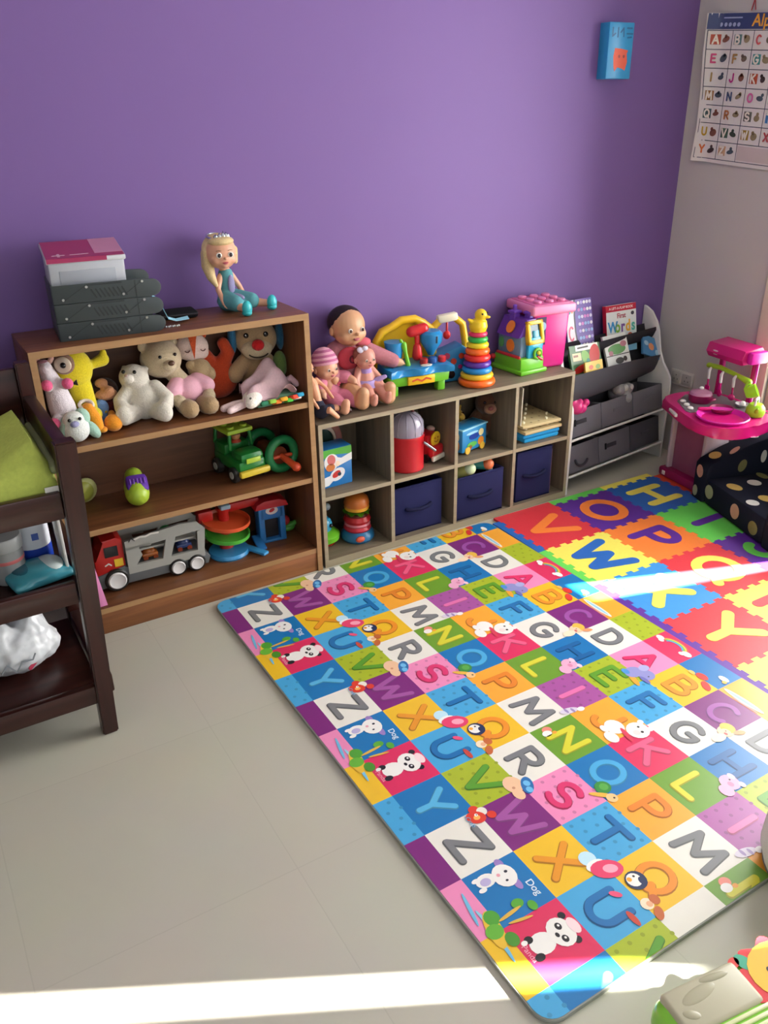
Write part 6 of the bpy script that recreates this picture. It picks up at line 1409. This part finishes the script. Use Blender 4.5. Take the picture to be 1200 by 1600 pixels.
t = sit_toy('plush_bear', 'dark brown plush bear in the shadow at the back of the third upper cube', 'soft toy', (1.96, -.1, CZ), -.5, 1.05, '#5e3e2c', '#a87a5e', '#8a463e', head=(-.01, -.02, .155), hr=.055, ears=(.02, .045, .045))
# pegboards
PW = mat('#cdb98a', 'paper'); 
def pegboard(lab, z_, rz, dx):
    t = thing('pegboard', lab, 'pegboard', (2.115+dx, -.165, z_), rz, 'wooden pegboards in the upper right cube')
    o = MB(wood('pale_board', '#c4af80', '#d6c496', 'x', rough=.5)); o.box((0, 0, .0075), (.215, .245, .014), .003); o.build('board', t)
    o = MB(mat('#8a7048', 'print')); q = MB(mat('#e8dfc4', 'plastic'))
    for i in range(5):
        for j in range(5):
            x_, y_ = -.084+.042*i, -.096+.048*j
            if (i+2*j) % 3 == 0: q.cyl((x_, y_, .0143), .006, .012, bev=.002, n=12)
            else: o.disc((x_, y_, .0143), .005, n=12, h=.0004)
    o.build('hole', t); q.build('peg', t)
tag(MB(mat('#2f9ad4', 'fabric')).box((2.118, -.165, CZ+.012), (.2, .23, .022), .009).build('blue_mat_folded'), 'folded bright blue foam pad under the pegboards', 'pad').name = 'folded_pad'
tag(MB(mat('#2a8cc8', 'fabric')).box((2.112, -.168, CZ+.0335), (.21, .235, .018), .008).build('folded_pad'), 'upper bright blue foam pad directly beneath the lower pegboard', 'pad')
pegboard('lower wooden pegboard of the pair in the upper right cube', CZ+.043, .03, .002)
pegboard('upper wooden pegboard of the pair, pegs on top', CZ+.072, -.02, -.004)
tag(MB(mat('#d9d3bf', 'paper')).prism([(0, 0), (.05, 0), (.058, .17), (.008, .165)], .004, frame((1.994, -.275, CZ+.0875), (.3, 1, 0), (.05, 0, 1))).build('paper_sheet'), 'cream paper sheet standing against the divider above the pegboards', 'paper')
# lower left cube
t = thing('burger_stacker', 'toy burger stacking tower with green lettuce on a blue foot, lower left cube', 'stacking toy', (1.218, -.195, .0305), 0)
for nm, prof, hx in (('foot', [(0, 0), (.062, 0), (.07, .012), (.068, .03), (.055, .045), (0, .048)], '#1f6a9a'), ('red_layer', [(0, .046), (.054, .046), (.058, .054), (.052, .066), (0, .068)], '#c02438'), ('filling', [(0, .066), (.05, .066), (.055, .072), (.05, .08), (0, .082)], '#d87a8a'), ('ketchup_layer', [(0, .08), (.052, .08), (.057, .092), (.05, .11), (0, .112)], '#b41a22'),
 ('patty', [(0, .11), (.047, .11), (.048, .122), (0, .124)], '#5a2a1a'), ('cheese', [(0, .138), (.05, .138), (.052, .146), (.05, .152), (0, .153)], '#e0a42a'), ('bun', [(0, .152), (.05, .152), (.053, .165), (.047, .186), (.03, .2), (0, .205)], '#c8702c')):
    MB(mat(hx, 'plastic')).lathe(prof, None, 32).build(nm, t)
o = MB(mat('#6ab02a', 'plastic'))
n_ = 40; r0 = [o.bm.verts.new(((.035)*math.cos(2*PI*k/n_), .035*math.sin(2*PI*k/n_), .128)) for k in range(n_)]; r1 = [o.bm.verts.new(((.055+.004*math.sin(k*PI/2))*math.cos(2*PI*k/n_), (.055+.004*math.sin(k*PI/2))*math.sin(2*PI*k/n_), .126+.006*math.sin(k*PI/2.5))) for k in range(n_)]
for k in range(n_): o.bm.faces.new((r0[k], r0[(k+1) % n_], r1[(k+1) % n_], r1[k]))
bmesh.ops.solidify(o.bm, geom=o.bm.faces[:], thickness=.008); o.build('lettuce', t, ang=80)
o = MB(mat('#d8583a', 'plastic')); o.ell((-.02, -.062, .024), (.022, .01, .013)); o.build('button', t)
t = thing('roly_toy', 'lime green and blue rounded toy beside the burger tower, lower left cube', 'toy', (1.075, -.16, .0305), .2)
o = MB(mat('#6ab82a', 'gloss', .3)); o.lathe([(0, 0), (.04, .004), (.068, .025), (.07, .045), (.05, .062), (0, .066)]); o.build('bowl', t); o = MB(mat('#b8362a', 'gloss')); o.lathe([(0, -.0), (.052, .006), (.056, .013), (.04, .012), (0, .004)]); o.build('red_rim', t)
o = MB(mat('#3a9ac4', 'gloss', .25)); o.ell((-.0, -.006, .085), (.038, .036, .04)); o.build('blue_dome', t); o = MB(mat('#1f7a4a', 'plastic')); o.tube([(0, .02, .1), (-.005, .03, .15), (.02, .02, .18)], [.014, .014, .018]); o.build('green_arm', t); o = MB(mat('#c07a4a', 'plastic')); o.ell((-.03, .01, .15), (.018, .016, .022)); o.build('orange_knob', t); o = MB(); eye(o, (.012, -.042, .09), .008); o.m(mat('#b8c4cc', 'plastic')); o.ell((.035, .01, .15), .015); o.build('grey_knob', t)
# toys in the middle navy bin
def bintoy(lab, c, pts, rs, hx, tip=None):
    t = thing('bin_toy', lab, 'toy', c, 0, 'toys sticking out of the navy bin')
    o = MB(mat(hx, 'plastic')); o.tube(pts, rs, 14); o.build('body', t)
    if tip: o = MB(mat(tip, 'plastic')); o.ell(Vector(pts[-1])+Vector((0, -.004, .004)), rs[-1]*1.08 if hasattr(rs, '__len__') else rs*1.08); o.build('tip', t)
bintoy('pale yellow-green toy at the left side of the open navy bin', (1.70, -.225, .192), [(0, .02, -.02), (.0, .0, .035), (.03, -.045, .055)], [.03, .034, .024], '#b8b86a', '#cfe0b4')
bintoy('orange-tipped teal toy in the middle of the open navy bin', (1.80, -.225, .208), [(-.05, .04, -.0), (-.01, .0, .035), (.03, -.04, .038)], [.02, .023, .024], '#3a9a94', '#e0764a')
bintoy('grey rounded toy behind the teal one in the navy bin', (1.77, -.14, .205), [(-.03, 0, -.02), (0, -.01, .04)], [.02, .028], '#6f8a86')
bintoy('light blue pointed toy at the right side of the open navy bin', (1.86, -.24, .2), [(0, 0, -.03), (0, -.005, .035)], [.02, .01], '#a9c8d4')
